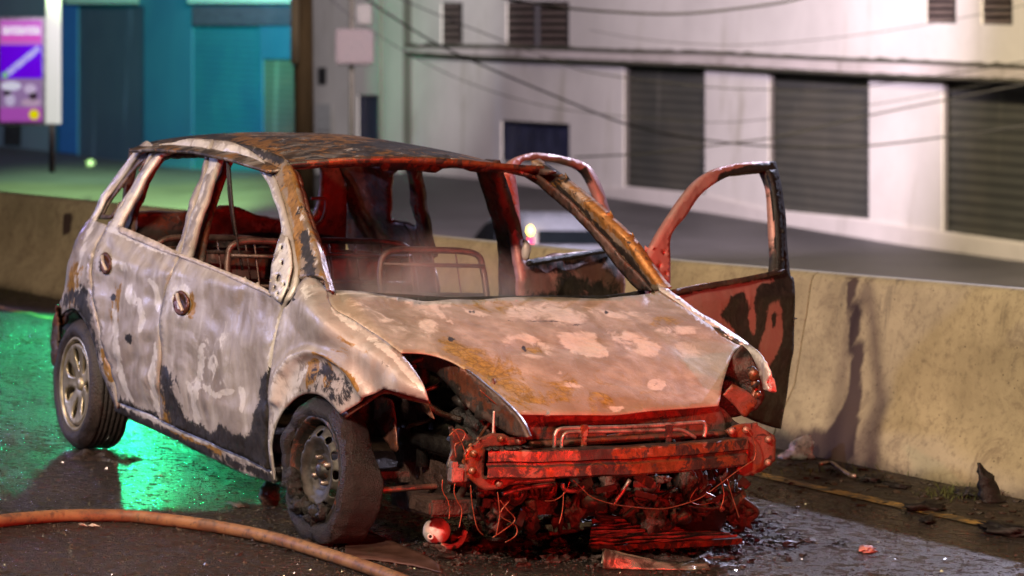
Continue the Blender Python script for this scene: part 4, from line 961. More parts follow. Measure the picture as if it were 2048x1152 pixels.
t = empty('melted_horn', ground(880, 1090), 'round pinkish burnt metal canister with a curved outlet pipe beside the front wheel', 'canister')
c = ground(873, 1062, .055)+Vector((0, 0, 0)); Mh = rotz(-.5)@Matrix.Rotation(-.15, 3, 'Y')
V, F = lathe_geo([(0, .036), (.012, .038), (.028, .034), (.044, .02), (.05, 0), (.05, -.02), (.042, -.045), (.02, -.052), (0, -.053)], 36, c, Mh); link('canister_body', V, F, M_white, t)
V, F = lathe_geo([(.006, .075), (.011, .077), (.013, .07), (.012, .03)], 16, c+Vector((.0, -.02, -.02)), Mh); link('outlet', V, F, M_white, t)
tube('curved_pipe', [c+Vector(v) for v in ((.06, -.01, -.042), (.075, .02, -.046), (.07, .055, -.04), (.045, .085, -.02), (.03, .1, .0))], .011, M_white, t, 10)
V, F = lump_geo(c+Vector((.02, .09, -.02)), (.03, .04, .02), 4, 3, .6); link('bracket_lump', V, F, M_rust, t, True, [(.3, .4, .2)]*len(V))

# radiator core lying flat
t = empty('fallen_radiator', ground(1290, 1080), 'slatted radiator core lying flat on the road under the bumper beam', 'radiator')
def quadpt(q, u_, v_): a, b, c_, d = q; return (a.lerp(b, u_)).lerp(d.lerp(c_, u_), v_)
q = [ground(1178, 1098, .03), ground(1480, 1082, .03), ground(1375, 1036, .03), ground(1185, 1042, .03)]
V, F = [], []
for k in range(24):
    v0 = k/24; z0 = .006*math.sin(k*1.9)
    a, b = quadpt(q, 0, v0), quadpt(q, 1, v0+.004); d = quadpt(q, .5, v0+.028)-quadpt(q, .5, v0)
    n = 24
    for j in range(n+1):
        p = a.lerp(b, j/n); p.z += z0+.010*noise.noise(Vector((j*.3, k*.25, 0))); V += [p, p+d*.45+Vector((0, 0, .010)), p+d*.75]
    o_ = len(V)-3*(n+1)
    for j in range(n): i = o_+3*j; F += [[i, i+3, i+4, i+1], [i+1, i+4, i+5, i+2]]
o = link('radiator_fins', V, F, simple('radiator_fin_metal', (.34, .17, .13), .42, .3, .6, 18, .5, .006), t, False); solid(o, .002)
for a, b, w_ in ((0, 1, .016), (2, 3, .014), (1, 2, .014)):
    p, r2 = q[a], q[b]; V, F = tube_geo([p.lerp(r2, k/12)+Vector((0, 0, .008*noise.noise(Vector((k*.7, a, 0))))) for k in range(13)], w_, 4); link('radiator_frame', V, F, M_rust, t, False, [(.25, .15, .4)]*len(V))
o = panel('sheet_strip', [(1090, 1050), (1185, 1044), (1188, 1056), (1100, 1066)], plane('z', .035), M_rust, t, (), 6, .01)

# curled aluminium sheet
t = NT('melted_aluminium'); n = t.noise(14, 8, .7, .6); c = t.mix(t.ramp(n, .4, .6), (.62, .52, .40), (.12, .08, .06)); M_alu = t.set(Base_Color=c, Roughness=t.ramp(n, .4, .6, .22, .5), Metallic=.7, Normal=t.bump(n, .5, .01))
V, F = [], []; c0 = ground(1205, 1140); ax = (ground(1420, 1142)-c0); nrm = Vector((-.90, .44, 0))
for i in range(37):
    u_ = i/36; Ln = .20-.07*u_; th_ = 1.9*(1-u_)**2+.22; kp = 22*(1-u_)**1.2+2.5; q_ = c0+ax*u_; n_, z_ = 0., .004
    for j in range(22):
        p = q_+nrm*n_+Vector((0, 0, max(.004, z_))); p += Vector((1, 1, .8))*.010*noise.noise(Vector((u_*6, j*.3, 1))); p.z = max(.003, p.z); V.append(p)
        n_ += math.cos(th_)*Ln/21; z_ = max(.0, z_+math.sin(th_)*Ln/21); th_ -= kp*Ln/21
for i in range(36):
    for j in range(21): k = i*22+j; F.append([k, k+22, k+23, k+1])
o = link('curled_metal_sheet', V, F, M_alu); solid(o, .003); tag(o, 'curled half melted shiny metal sheet lying in front of the radiator', 'scrap metal')

# char heap under the nose: countless crumbs
V, F = [], []
for k in range(2600):
    if random.random() < .6: px, py = random.gauss(1180, 190), random.gauss(1085, 22)
    elif random.random() < .5: px, py = random.gauss(650, 60), random.gauss(1082, 10)
    else: px, py = random.gauss(1440, 70), random.gauss(1055, 30)
    if py < 1010 or px > 1600: continue
    p = ground(px, py, .004); s = random.uniform(.002, .009)*(1.8 if random.random() < .06 else 1)
    if p.x < -.6: continue
    v, f = lump_geo(p, (s, s*random.uniform(.7, 1.5), s*.6), k, 1, .9); V, F = join_geo((V, F), (v, f)) if k % 50 == 0 else (V, F) if False else (V+v, F+[[i+len(V) for i in q_] for q_ in f])
M_crumb = simple('glossy_char', (.03, .021, .018), .3, 0, .6, 40, .8, .006)
o = link('char_crumbs', V, F, M_crumb, None, False); tag(o, kind='stuff')
# thick char mats
for k, (px, py, sx, sy, lab) in enumerate(((1010, 1088, .22, .10, 'low mat of black char below the hanging wires'), (1330, 1122, .30, .05, 'thin dark char layer in front of the slatted radiator'), (650, 1088, .16, .07, 'black melted rubber puddle around the front wheel'), (200, 915, .16, .16, 'crumbly char patch behind the rear wheel'))):
    bm_pts = []; c = ground(px, py); V = [c+Vector((0, 0, .012))]; F = []; nr, na = 14, 60
    for r_ in range(1, nr+1):
        for a in range(na):
            an = 2*math.pi*a/na; kk = 1+.35*noise.noise(Vector((math.cos(an)*1.5, math.sin(an)*1.5, k*3))); d = Vector((math.cos(an)*sx, math.sin(an)*sy, 0))*kk*r_/nr
            d = rotz(1.0)@d if k == 0 else rotz(.9)@d
            p = c+d; p.z = .016*(1-(r_/nr)**3)*(1+1.6*noise.noise(p*22))-.004*(r_ == nr); V.append(p)
    for a in range(na): F.append([0, 1+a, 1+(a+1) % na])
    for r_ in range(nr-1):
        for a in range(na): i = 1+r_*na; F.append([i+a, i+na+a, i+na+(a+1) % na, i+(a+1) % na])
    o = link('char_mat', V, F, M_crumb); tag(o, lab, 'char', 'char patches on the road')
# thin burnt mud flap
V, F = [], []
pts = [(690, 1072), (730, 1073), (780, 1092), (850, 1122), (880, 1140)]; lo = [(690, 1115), (740, 1120), (800, 1128), (850, 1138), (884, 1146)]
A_, B2_ = catmull(pts, 6), catmull(lo, 6)
for a, b in zip(A_, B2_):
    for j in range(8): p = ground(a[0]+(b[0]-a[0])*j/7, a[1]+(b[1]-a[1])*j/7, .004); p.z += .018*(1-j/7)**2+.004*noise.noise(p*20); V.append(p)
for i in range(len(A_)-1):
    for j in range(7): k = i*8+j; F.append([k, k+8, k+9, k+1])
o = link('burnt_mud_flap', V, F, simple('flap_rubber', (.06, .028, .022), .4, 0, .3, 8, .3)); solid(o, .004); tag(o, 'thin dark reddish flap lying between the hose and the front wheel', 'mud flap')


def lump_thing(name, px, py, s, lab, cat, mat, seed=0, amp=.5, group=None, tilt=0., z=None):
    c = ground(px, py); c.z = s[2]*.8 if z is None else z
    V, F = lump_geo(c, s, seed, 3, amp, 2.4, rotz(seed)@Matrix.Rotation(tilt, 3, 'X')); o = link(name, V, F, mat); return tag(o, lab, cat, group)


lump_thing('melted_part', 538, 1010, (.035, .04, .05), 'burnt reddish roll standing on the road behind the front wheel', 'scrap', M_engine, 3, .4)
lump_thing('melted_part', 478, 1014, (.03, .045, .012), 'small dark triangular crust left of the burnt roll', 'scrap', M_engine, 5, .6)
# ribbed strut and shells by the barrier
def shard(name, px, py, h, wd, lean, mat, lab, cat, seed):
    c = ground(px, py); V, F = [], []; n, m = 18, 10
    for i in range(n+1):
        u_ = i/n; w_ = wd*(1-u_)**.55*(1+.4*noise.noise(Vector((u_*4, seed, 0))))+.004
        for j in range(m):
            a = 2*math.pi*j/m; q_ = c+Vector((w_*.6*math.cos(a), w_*math.sin(a)*1.2, u_*h))+Vector(lean)*u_**1.6*h; q_ += Vector((.5, .5, .2))*wd*.45*noise.noise(Vector((u_*7+seed, math.cos(a)*1.5, math.sin(a)*1.5))); V.append(q_)
    for i in range(n):
        for j in range(m): F.append([i*m+j, i*m+(j+1) % m, (i+1)*m+(j+1) % m, (i+1)*m+j])
    F += [list(range(m))[::-1], [n*m+k for k in range(m)]]
    return tag(link(name, V, F, mat), lab, cat)


M_silver = simple('crumpled_grey_metal', (.62, .58, .60), .28, .7, .7, 22, 1., .03)
shard('metal_shard', 1592, 917, .115, .075, (.2, .35, 0), M_silver, 'crumpled silver grey metal shard leaning at the barrier foot behind the bumper', 'scrap metal', 1)
shard('charred_spike', 1634, 908, .17, .05, (-.1, .05, 0), M_soot, 'black charred spike standing beside the silver shard against the barrier', 'charred scrap', 5)
shard('charred_hook', 1985, 1005, .17, .05, (-.1, -.45, 0), M_soot, 'black hooked charred piece standing in grass at the barrier foot, far right', 'charred scrap', 8)
o = tube('bent_pipe', [ground(px, py, .03) for px, py in ((1640, 928), (1662, 926), (1680, 938), (1700, 950), (1712, 952))], .010, M_pipe, None, 8); tag(o, 'short bent shiny pipe lying at the barrier foot below the dark stain', 'pipe')
for k, (px, py, sx, sy, sz, lab) in enumerate(((1850, 1022, .10, .05, .022, 'flat black crust lying on the yellow line'), (1935, 992, .09, .05, .02, 'dark crust between the yellow line and the hooked piece'), (2015, 1070, .12, .06, .025, 'large flat black crust at the right edge below the yellow line'), (1745, 965, .06, .04, .02, 'small dark clod just below the bent pipe'),
                                                (1855, 1045, .06, .03, .015, 'small black flake touching the lower side of the yellow line'), (1790, 975, .07, .03, .012, 'thin dark flake on the dirt strip right of the stain'))):
    lump_thing('charred_crust', px, py, (sx, sy, sz), lab, 'charred scrap', M_soot, k+11, .7, 'crusts on the dirt strip')
lump_thing('pink_scrap', 1733, 1104, (.028, .05, .012), 'small pink crumpled scrap on the glittering road, lower right', 'litter', simple('pink_scrap', (.55, .2, .17), .5), 4, .9)
V, F = [], []
for k, (a, L) in enumerate(((0, .05), (.5, .04), (2.7, .045), (-.5, .035), (3.4, .03))):
    c = ground(174, 1053, .006); d = rotz(a+.9)@Vector((1, 0, 0)); s = Vector((-d.y, d.x, 0)); o_ = len(V)
    V += [c, c+d*L*.5+s*.009+Vector((0, 0, .01)), c+d*L+Vector((0, 0, .004)), c+d*L*.5-s*.009+Vector((0, 0, .006))]; F.append([o_, o_+1, o_+2, o_+3])
o = link('dry_leaf', V, F, simple('pale_leaf', (.5, .4, .34), .6), None, False); solid(o, .001); tag(o, 'small pale dry leaf lying just below the fire hose', 'leaf')
# grass tufts and dirt crumbs along the barrier foot
V, F = [], []
M_grass = simple('wet_grass', (.07, .085, .02), .6, 0, .5, 20, 0)
for k in range(420):
    if k < 260: px, py = random.gauss(1925, 40), random.gauss(990, 6)
    elif k < 340: px, py = random.uniform(0, 110), random.gauss(588, 6)
    else: px, py = random.gauss(1680, 90), random.gauss(945, 8)
    p = ground(px, py); a = random.uniform(0, 6.28); L = random.uniform(.03, .09); d = Vector((math.cos(a), math.sin(a), 0)); s = Vector((-d.y, d.x, 0))*.002
    o_ = len(V); V += [p-s, p+s, p+d*L*.5+Vector((0, 0, L*.4))+s*.7, p+d*L*.5+Vector((0, 0, L*.4))-s*.7, p+d*L+Vector((0, 0, L*.3))]; F += [[o_, o_+1, o_+2, o_+3], [o_+3, o_+2, o_+4]]
o = link('grass', V, F, M_grass, None, False, loc=(0, 0, 0)); tag(o, kind='stuff')
V, F = [], []
for k in range(900):
    x_ = random.uniform(-9, 2.2); d_ = 2.0+.85*random.random()**.6; p = Vector((x_, .107*x_+d_, .003)); s = random.uniform(.004, .02)
    v, f = lump_geo(p, (s, s*1.3, s*.5), k, 1, .8); o_ = len(V); V += v; F += [[i+o_ for i in q_] for q_ in f]
o = link('dirt_crumbs', V, F, simple('dark_dirt', (.035, .025, .016), .55, 0, .6, 30, .5), None, False, loc=(0, 0, 0)); tag(o, kind='stuff')
# ------------------------------------------------------------------ the lower street and town behind
idep = lambda x, xa, da, xb, db: 1/((x-xa)/(xb-xa)*(1/db-1/da)+1/da)
dW = lambda x: idep(x, 820, 83., 2048, 54.)
dT = lambda x: idep(x, 0, 84., 600, 70.)
BASE = [(-300, 285), (0, 292), (120, 305), (350, 336), (600, 348), (820, 345), (1000, 363), (1209, 393), (1417, 425), (1578, 451), (1808, 490), (2048, 522), (2400, 575), (3400, 730)]
ybase = lambda x: float(np.interp(x, [p[0] for p in BASE], [p[1] for p in BASE]))
V, F = [], []; NXs = 72
for i in range(NXs+1):
    px = -400+3800*i/NXs; dd = dT(px) if px < 600 else dW(px); top = B(px, ybase(px)-2, dd+.0); top2 = B(px, ybase(px), dd)
    low = B(px, 1050, 25.)
    for j in range(13):
        q = top2.lerp(low, j/12); V.append(q)
for i in range(NXs):
    for j in range(12): k = i*13+j; F.append([k, k+13, k+14, k+1])
t = NT('street_asphalt'); n = t.noise(.5, 6, .6, .3); t.set(Base_Color=t.mix(t.ramp(n, .3, .7), (.021, .019, .022), (.037, .034, .039)), Roughness=.6, Normal=t.bump(t.noise(12, 4, .6), .3, .02))
o = link('street', V, F, t.m, None, True); tag(o, kind='structure')


def wallp(px, py, d): return B(px, py, d)


def prism(name, quad, dep, mat, parent, out=.0, th=.1, smooth=False, wear=None):
    "flat piece of facade: four photo corners on the wall plane, standing out by `out`, `th` deep"
    P = [B(px, py, dep(px)-out) for px, py in quad]; Q = [B(px, py, dep(px)-out)+_fl*th for px, py in quad]
    F = [[0, 1, 2, 3][::-1], [4, 5, 6, 7]]+[[i, (i+1) % 4, 4+(i+1) % 4, 4+i] for i in range(4)]
    return link(name, P+Q, F, mat, parent, smooth)


_fl = _f.copy()


def m_wall(name, c1, c2, stain_=(.12, .10, .07), amt=.6):
    t = NT(name); n = t.noise(.35, 8, .6, .3); c = t.mix(t.ramp(n, .3, .7), c1, c2)
    st = t.math('MULTIPLY', t.ramp(t.noise(1.2, 7, .65, .2, t.map((1, 1, .18))), .56, .75), amt); c = t.mix(st, c, stain_)
    c = t.mix(t.ramp(t.noise(5, 6, .7), .6, .75, 0, .35), c, stain_)
    return t.set(Base_Color=c, Roughness=.8, Normal=t.bump(t.noise(9, 5, .6), .2, .02))


M_white_wall = m_wall('whitewashed_wall', (.50, .47, .45), (.62, .585, .56), (.24, .21, .13), amt=.55)
M_ledge = m_wall('stained_ledge', (.56, .50, .49), (.38, .34, .32), amt=.7)
M_moss = m_wall('ledge_moss', (.05, .05, .035), (.09, .08, .06))
M_plinth = m_wall('pale_plinth', (.60, .55, .53), (.5, .46, .44), amt=.3)
M_reveal = m_wall('opening_reveal', (.17, .15, .13), (.23, .2, .18), amt=.4)


def m_slats(name, c1, c2, freq, vert=False, bump=.6):
    t = NT(name); n = t.noise(.6, 6, .6, .3); c = t.mix(t.ramp(n, .3, .7), c1, c2)
    wv = t.n.new('ShaderNodeTexWave'); wv.wave_type = 'BANDS'; wv.bands_direction = 'Z'; wv.inputs['Scale'].default_value = freq*.5; t.link(t.co, wv.inputs['Vector'])
    c = t.mix(t.math('MULTIPLY', wv.outputs['Fac'], .25), c, (.008, .008, .008))
    st = t.ramp(t.noise(2.2, 6, .6, 0, t.map((1, 1, .05))), .62, .7, 0, .5); c = t.mix(st, c, [min(1, x*2.5+.02) for x in c2])
    return t.set(Base_Color=c, Roughness=.55, Normal=t.bump(wv.outputs['Fac'], bump, .03))


M_shut = m_slats('grey_roller_shutter', (.055, .056, .05), (.085, .08, .066), 3.2)
M_dark = simple('dark_window_void', (.02, .018, .02), .6, 0, .3, 3, 0)
M_blue = simple('dark_blue_grille', (.025, .028, .06), .5, 0, .3, 2, 0)
WB = empty('white_building', B(1400, 412, 60), 'long white warehouse with a stained ledge and three large dark shuttered openings', 'building')
ops = [[(1247, 131), (1410, 134), (1410, 388), (1247, 372)], [(1537, 145), (1738, 154), (1738, 438), (1537, 419)], [(1884, 160), (2062, 168), (2062, 487), (1884, 462)]]
wins = [[(882, 5), (925, 5), (925, 88), (882, 88)], [(1012, 3), (1138, 3), (1138, 94), (1012, 92)], [(1850, -12), (1912, -12), (1912, 47), (1850, 45)], [(1962, -10), (2025, -10), (2025, 50), (1962, 48)]]
gril = [[(1002, 240), (1139, 248), (1139, 330), (1002, 322)]]; dor = [[(715, 190), (757, 190), (757, 345), (715, 345)]]
allh = ops+wins+gril+dor
base_r = [(px, ybase(px)) for px in (3300, 2400, 2048, 1808, 1578, 1417, 1209, 1000, 820, 618)]
V2, F2_ = cdt([(618, -260), (3300, -260)]+[(a, b+4) for a, b in base_r], allh, 60.)
V = [B(px, py, dW(px)) for px, py in V2]; o = link('wall', V, [f[::-1] for f in F2_], M_white_wall, WB, False); solid(o, .05)
ledge = [[(810, 90), (1001, 92), (1254, 101), (1417, 104), (1634, 115), (1808, 121), (2048, 132), (2400, 150), (3300, 205)], [(3300, 250), (2400, 185), (2048, 163), (1721, 150), (1413, 133), (1240, 126), (977, 117), (810, 108)]]
def strip(name, top, bot, dep, mat, parent, out, n=40, jag=0.):
    V, F = [], []
    x0, x1 = max(top[0][0], bot[0][0]), min(top[-1][0], bot[-1][0])
    for i in range(n+1):
        px = x0+(x1-x0)*i/n; yt = np.interp(px, *zip(*top)); yb = np.interp(px, *zip(*bot)); jj = jag*noise.noise(Vector((px*.06, 0, 0))); d = dep(px)
        V += [B(px, yt+jj, d), B(px, yt+jj, d-out), B(px, yb, d-out), B(px, yb, d)]
    for i in range(n):
        for k in range(4): l = (k+1) % 4; F.append([i*4+k, (i+1)*4+k, (i+1)*4+l, i*4+l][::-1])
    return link(name, V, F, mat, parent, False)


lg = strip('ledge', ledge[0], ledge[1][::-1], dW, M_ledge, WB, .35, 120, 4)
strip('moss_edge', [(a, b-3) for a, b in ledge[0]], [(a, b+5) for a, b in ledge[0]], dW, M_moss, lg, .38, 160, 5)
strip('drip_edge', [(a, b-5) for a, b in ledge[1][::-1]], [(a, b+1) for a, b in ledge[1][::-1]], dW, M_moss, lg, .37, 160, 3)
strip('plinth', [(1209, 378), (1250, 374), (1417, 393), (1547, 424), (1738, 442), (1881, 466), (2048, 490), (2400, 540), (3300, 690)], [(1209, 396), (1417, 428), (1578, 454), (1808, 493), (2048, 525), (2400, 580), (3300, 722)], dW, M_plinth, WB, .12)
strip('plinth', [(820, 338), (1000, 350), (1209, 377)], [(820, 350), (1000, 366), (1209, 396)], dW, M_plinth, WB, .12)
for q in ops:
    r_ = prism('roller_shutter', q, lambda x: dW(x)+.3, M_shut, WB, 0, .05)
    a, b, c, d = q; prism('frame', [(a[0]-1, a[1]), (a[0]+11, a[1]), (d[0]+11, d[1]), (d[0]-1, d[1])], lambda x: dW(x)+.06, M_reveal, r_, 0, .2)
for q in wins:
    f_ = prism('window', q, lambda x: dW(x)+.45, M_dark, WB, 0, .05); a, b, c, d = q; n = 6
    if a[0] > 1800: n = 4
    halves = [(a[0]+4, (a[0]+b[0])/2-6), ((a[0]+b[0])/2+6, b[0]-4)] if b[0]-a[0] > 100 else [(a[0]+4, b[0]-4)]
    g = ([], [])
    for (xa, xb) in halves:
        for k in range(n):
            y_ = a[1]+(d[1]-a[1])*(k+.5)/n; hh = (d[1]-a[1])/n*.24; C8 = []
            for (x_, dy, dd_) in ((xa, -hh, .28), (xb, -hh, .28), (xb, hh, .10), (xa, hh, .10)): C8.append(B(x_, y_+dy, dW(x_)+dd_))
            C8 += [q_+_u*(-.02)+_f*.03 for q_ in C8]; g = join_geo(g, (C8, [[0, 1, 2, 3][::-1], [4, 5, 6, 7]]+[[i, (i+1) % 4, 4+(i+1) % 4, 4+i] for i in range(4)]))
    link('louvre', *g, simple('louvre_slats_%d' % a[0], (.12, .09, .08), .6, 0, .2, 3, 0), f_, False)
    if b[0]-a[0] > 100: prism('mullion', [((a[0]+b[0])/2-5, a[1]), ((a[0]+b[0])/2+5, a[1]), ((a[0]+b[0])/2+5, d[1]), ((a[0]+b[0])/2-5, d[1])], lambda x: dW(x)+.05, simple('mullion_grey', (.16, .15, .16), .6), f_, 0, .15)
prism('vent_grille', gril[0], lambda x: dW(x)+.4, M_blue, WB, 0, .05); prism('door', dor[0], lambda x: dW(x)+.3, M_blue, WB, 0, .05)
prism('corner_pilaster', [(772, -260), (806, -260), (806, 350), (772, 350)], dW, M_white_wall, WB, .3, .3)
prism('corner_pilaster', [(806, -260), (822, -260), (822, 348), (806, 348)], dW, M_reveal, WB, .2, .2)
tube('drain_pipe', [B(762, -60, dW(762)-.2), B(762, 345, dW(762)-.2)], .05, M_reveal, WB, 8, False)
for q, m_ in (([(636, 135), (652, 135), (652, 168), (636, 168)], M_dark), ([(632, 208), (662, 208), (662, 262), (632, 262)], simple('meter_box_grey', (.42, .42, .42), .6))):
    prism('meter_box', q, dW, m_, WB, .15, .14)

# electric cabinet on its own post
t = empty('cabinet_post', B(704, 345, 66), 'grey pink steel cabinet on a thin post before the white wall', 'cabinet')
V, F = tube_geo([B(703, -80, 66), B(703, 346, 66)], .055, 10); link('post', V, F, simple('post_metal', (.10, .09, .075), .6), t)
V, F = box_geo(B(710, 94, 65.7), (.41, .18, .38), CM, bev=.03); link('cabinet', V, F, simple('cabinet_paint', (.12, .092, .095), .6), t, False)
V, F = box_geo(B(728, 30, 66), (.16, .14, .22), CM, bev=.03); link('lamp_arm_box', V, F, simple('small_box_paint', (.16, .15, .14), .6), t, False)
# utility pole
V, F = tube_geo([B(603, -200, 44), B(607, 130, 44), B(611, 420, 44)], .145, 20)
t = NT('weathered_pole'); n = t.noise(3, 8, .7, .3, t.map((1, 1, .15))); M_pole = t.set(Base_Color=t.mix(t.ramp(n, .3, .7), (.05, .036, .025), (.12, .085, .055)), Roughness=.8, Normal=t.bump(n, .4, .02))
o = link('utility_pole', V, F, M_pole); tag(o, 'weathered brown utility pole between the teal shutters and the white wall', 'pole')
V, F = box_geo(B(590, 60, 43.8), (.06, .06, .5), CM, bev=.02); p_ = link('cable_duct', V, F, M_reveal, None); p_.parent = o; p_.location = p_.location-o.location
# overhead cables
M_cable = simple('black_cable', (.012, .011, .012), .8)
cab = [([(700, -30), (760, 17), (865, 83), (959, 128), (1081, 180), (1237, 243), (1343, 269), (1443, 284), (1547, 293), (1634, 295), (1742, 291), (1881, 275), (2048, 252), (2200, 225), (3300, -60)], .022, 'thick sagging cable crossing all three shuttered openings'),
       ([(980, -12), (1040, 2), (1150, 18), (1287, 27), (1374, 27), (1460, 19), (1569, 4), (1660, -20)], .028, 'thick cable sagging at the very top of the white wall'),
       ([(1150, 314), (1200, 312), (1308, 306), (1408, 293), (1547, 275), (1669, 247), (1742, 230), (1881, 202), (2048, 168), (2200, 135)], .018, 'cable rising from the door frame towards the upper right'),
       ([(760, -20), (872, 28), (1008, 82), (1120, 125), (1200, 148), (1417, 174), (1534, 179), (1655, 180), (1786, 165), (1950, 140), (2120, 110)], .013, 'thin cable passing under the ledge'),
       ([(640, -20), (740, 60), (900, 150), (1060, 205), (1200, 228), (1408, 244), (1534, 238), (1738, 210), (1877, 186), (2100, 140)], .010, 'thinner cable just above the thick sagging one'),
       ([(1180, 60), (1300, 80), (1480, 90), (1700, 72), (1900, 40), (2100, 0)], .008, 'faint cable before the upper white wall')]
for k, (pts, r_, lab) in enumerate(cab):
    o = tube('overhead_cable', [B(px, py, 46+k*.6) for px, py in pts], r_*.72, M_cable, None, 6, k=6); tag(o, lab, 'cable', 'overhead cables in front of the white building')

# teal shop front
M_teal = m_slats('teal_painted_shutter', (.015, .12, .17), (.02, .17, .19), 4.5)
M_tealw = m_wall('teal_wall', (.012, .09, .15), (.018, .12, .17), (.02, .1, .12), .3)
M_dsh = m_slats('dark_blue_shutter', (.045, .055, .085), (.06, .07, .10), 4.5)
M_khaki = m_slats('khaki_shutter', (.10, .13, .07), (.13, .15, .085), 4.5)
M_fascia = m_wall('pale_fascia', (.35, .45, .36), (.4, .5, .4), amt=.3)
TB = empty('teal_building', B(330, 336, 76), 'teal and dark blue shop front with tall roller shutters, left background', 'building')
h_ = [[(155, 12), (288, 12), (288, 332), (155, 312)], [(384, 12), (520, 12), (520, 346), (384, 342)], [(525, 118), (592, 118), (592, 350), (525, 348)]]
V2, F2_ = cdt([(100, -260), (617, -260), (617, 354), (350, 340), (100, 306)], h_, 50.)
o = link('wall', [B(px, py, dT(px)) for px, py in V2], [f[::-1] for f in F2_], M_tealw, TB, False); solid(o, .04)
for q, m_ in zip(h_, (M_dsh, M_teal, M_khaki)): prism('roller_shutter', q, lambda x: dT(x)+.12, m_, TB, 0, .05)
prism('shutter_housing', [(384, 13), (582, 13), (582, 50), (384, 50)], dT, simple('housing_dark', (.06, .05, .07), .6), TB, .15, .15)
prism('fascia', [(130, -60), (275, -60), (275, 7), (130, 7)], dT, M_fascia, TB, .35, .34); prism('fascia', [(375, -60), (590, -60), (590, 6), (375, 6)], dT, M_fascia, TB, .35, .34)
prism('side_strip', [(118, 10), (154, 10), (154, 308), (118, 304)], dT, simple('blue_strip', (.02, .10, .3), .6), TB, .12, .12)
GB = empty('grey_blue_building', B(40, 292, 86), 'dim grey blue wall behind the purple sign at the left edge', 'building')
prism('wall', [(-400, -260), (99, -260), (99, 306), (-400, 282)], lambda x: dT(x)+.0, m_wall('dim_blue_wall', (.10, .13, .17), (.14, .17, .2)), GB, 0, .3)
prism('door', [(8, 250), (42, 250), (42, 292), (8, 290)], dT, M_dark, GB, .05, .04)

# backlit sign on a post with a white light column
def glow(name, col, s):
    t = NT(name); return t.set(Base_Color=[x*.5 for x in col], Emission_Color=col, Emission_Strength=s*.75, Roughness=.4)


dS = lambda x: 52.
SG = empty('advertising_sign', B(100, 300, 52), 'backlit purple and pink advertising panel with white lettering and a yellow dot', 'sign')
fr = prism('sign_box', [(-6, 34), (91, 34), (91, 249), (-6, 249)], dS, simple('sign_frame_white', (.6, .6, .62), .5), SG, 0, .25)
def sg(name, quad, col, s, out): return prism(name, quad, dS, glow('glow_'+name+'_%d' % quad[0][0], col, s), fr, out, .01)
sg('pink_band', [(0, 40), (84, 40), (84, 90), (0, 90)], (.62, .16, .62), .9, .02)
sg('violet_field', [(0, 90), (84, 90), (84, 157), (0, 157)], (.16, .0, .85), .9, .02)
sg('photo_field', [(0, 157), (84, 157), (84, 215), (0, 215)], (.36, .22, .45), .8, .02)
sg('magenta_footer', [(0, 215), (84, 215), (84, 243), (0, 243)], (.45, .09, .50), .9, .02)
sg('magenta_stripe', [(4, 74), (80, 74), (80, 79), (4, 79)], (.85, .06, .55), .9, .04)


def letters(name, p0, p1, hgt, n, col, s):
    g = ([], []); a = Vector(p0); b = Vector(p1); d = (b-a).normalized(); an = math.atan2(-(b-a).y, (b-a).x)
    M_ = CM@Matrix.Rotation(-an, 3, 'Y'); k_ = 52/FPX
    for i in range(n):
        c = a.lerp(b, (i+.5)/n); wd = (b-a).length/n*.36; C_ = B(c.x, c.y, 51.95); kind = i % 4
        st = [(-wd, 0, .22*wd+.6, hgt/2), (wd, 0, .22*wd+.6, hgt/2)] if kind != 2 else [(0, 0, .3*wd+.6, hgt/2)]
        st += [(0, hgt/2*v, wd, hgt*.09) for v in ((.85, -.85) if kind in (0, 3) else (.0, -.85) if kind == 1 else (.85,))]
        for (ox, oz, hx_, hz_) in st: g = join_geo(g, box_geo(C_+M_@Vector((ox*k_, 0, oz*k_)), (hx_*k_, .008, hz_*k_), M_))
    return link(name, *g, glow('glow_'+name, col, s), fr, False)


letters('heading_lettering', (5, 61), (80, 61), 15, 10, (.85, .8, .9), 1.1)
letters('slogan_lettering', (16, 146), (78, 96), 11, 12, (.7, .7, .95), .9)
for nm, cx, cy, rx, ry, col, s in (('yellow_dot', 68, 229, 10, 10, (.85, .75, .0), 1.), ('green_dot', 10, 150, 6, 6, (.3, .75, .3), .8), ('portrait_shape', 22, 172, 20, 9, (.8, .78, .95), .9), ('portrait_shape', 20, 200, 10, 12, (.7, .6, .85), .8), ('portrait_shape', 60, 178, 12, 10, (.75, .6, .85), .8), ('portrait_shape', 62, 205, 20, 8, (.62, .42, .6), .8), ('dark_hair_shape', 14, 186, 9, 5, (.05, .02, .03), .2), ('dark_hair_shape', 66, 192, 8, 9, (.07, .02, .05), .2)):
    P = [B(cx+rx*math.cos(a), cy+ry*math.sin(a), 51.93) for a in np.linspace(0, 2*math.pi, 25)[:-1]]
    o = link(nm, P, [list(range(24))[::-1]], glow('glow_%s_%d' % (nm, cx), col, s), fr, False); solid(o, .01)
prism('light_column', [(92, -60), (118, -60), (118, 246), (92, 246)], dS, glow('white_light_column', (.80, .80, .74), 1.), SG, .05, .25)
V, F = tube_geo([B(104, 246, 52.1), B(104, 345, 52.1)], .05, 10); link('post', V, F, M_reveal, SG)
V, F = lump_geo(B(181, 327, 62), (.1, .1, .09), 3, 2, .3); o = link('litter_bag', V, F, simple('white_plastic', (.04, .04, .04), .4)); tag(o, 'small white plastic bag on the green lit street before the teal shutters', 'litter bag')
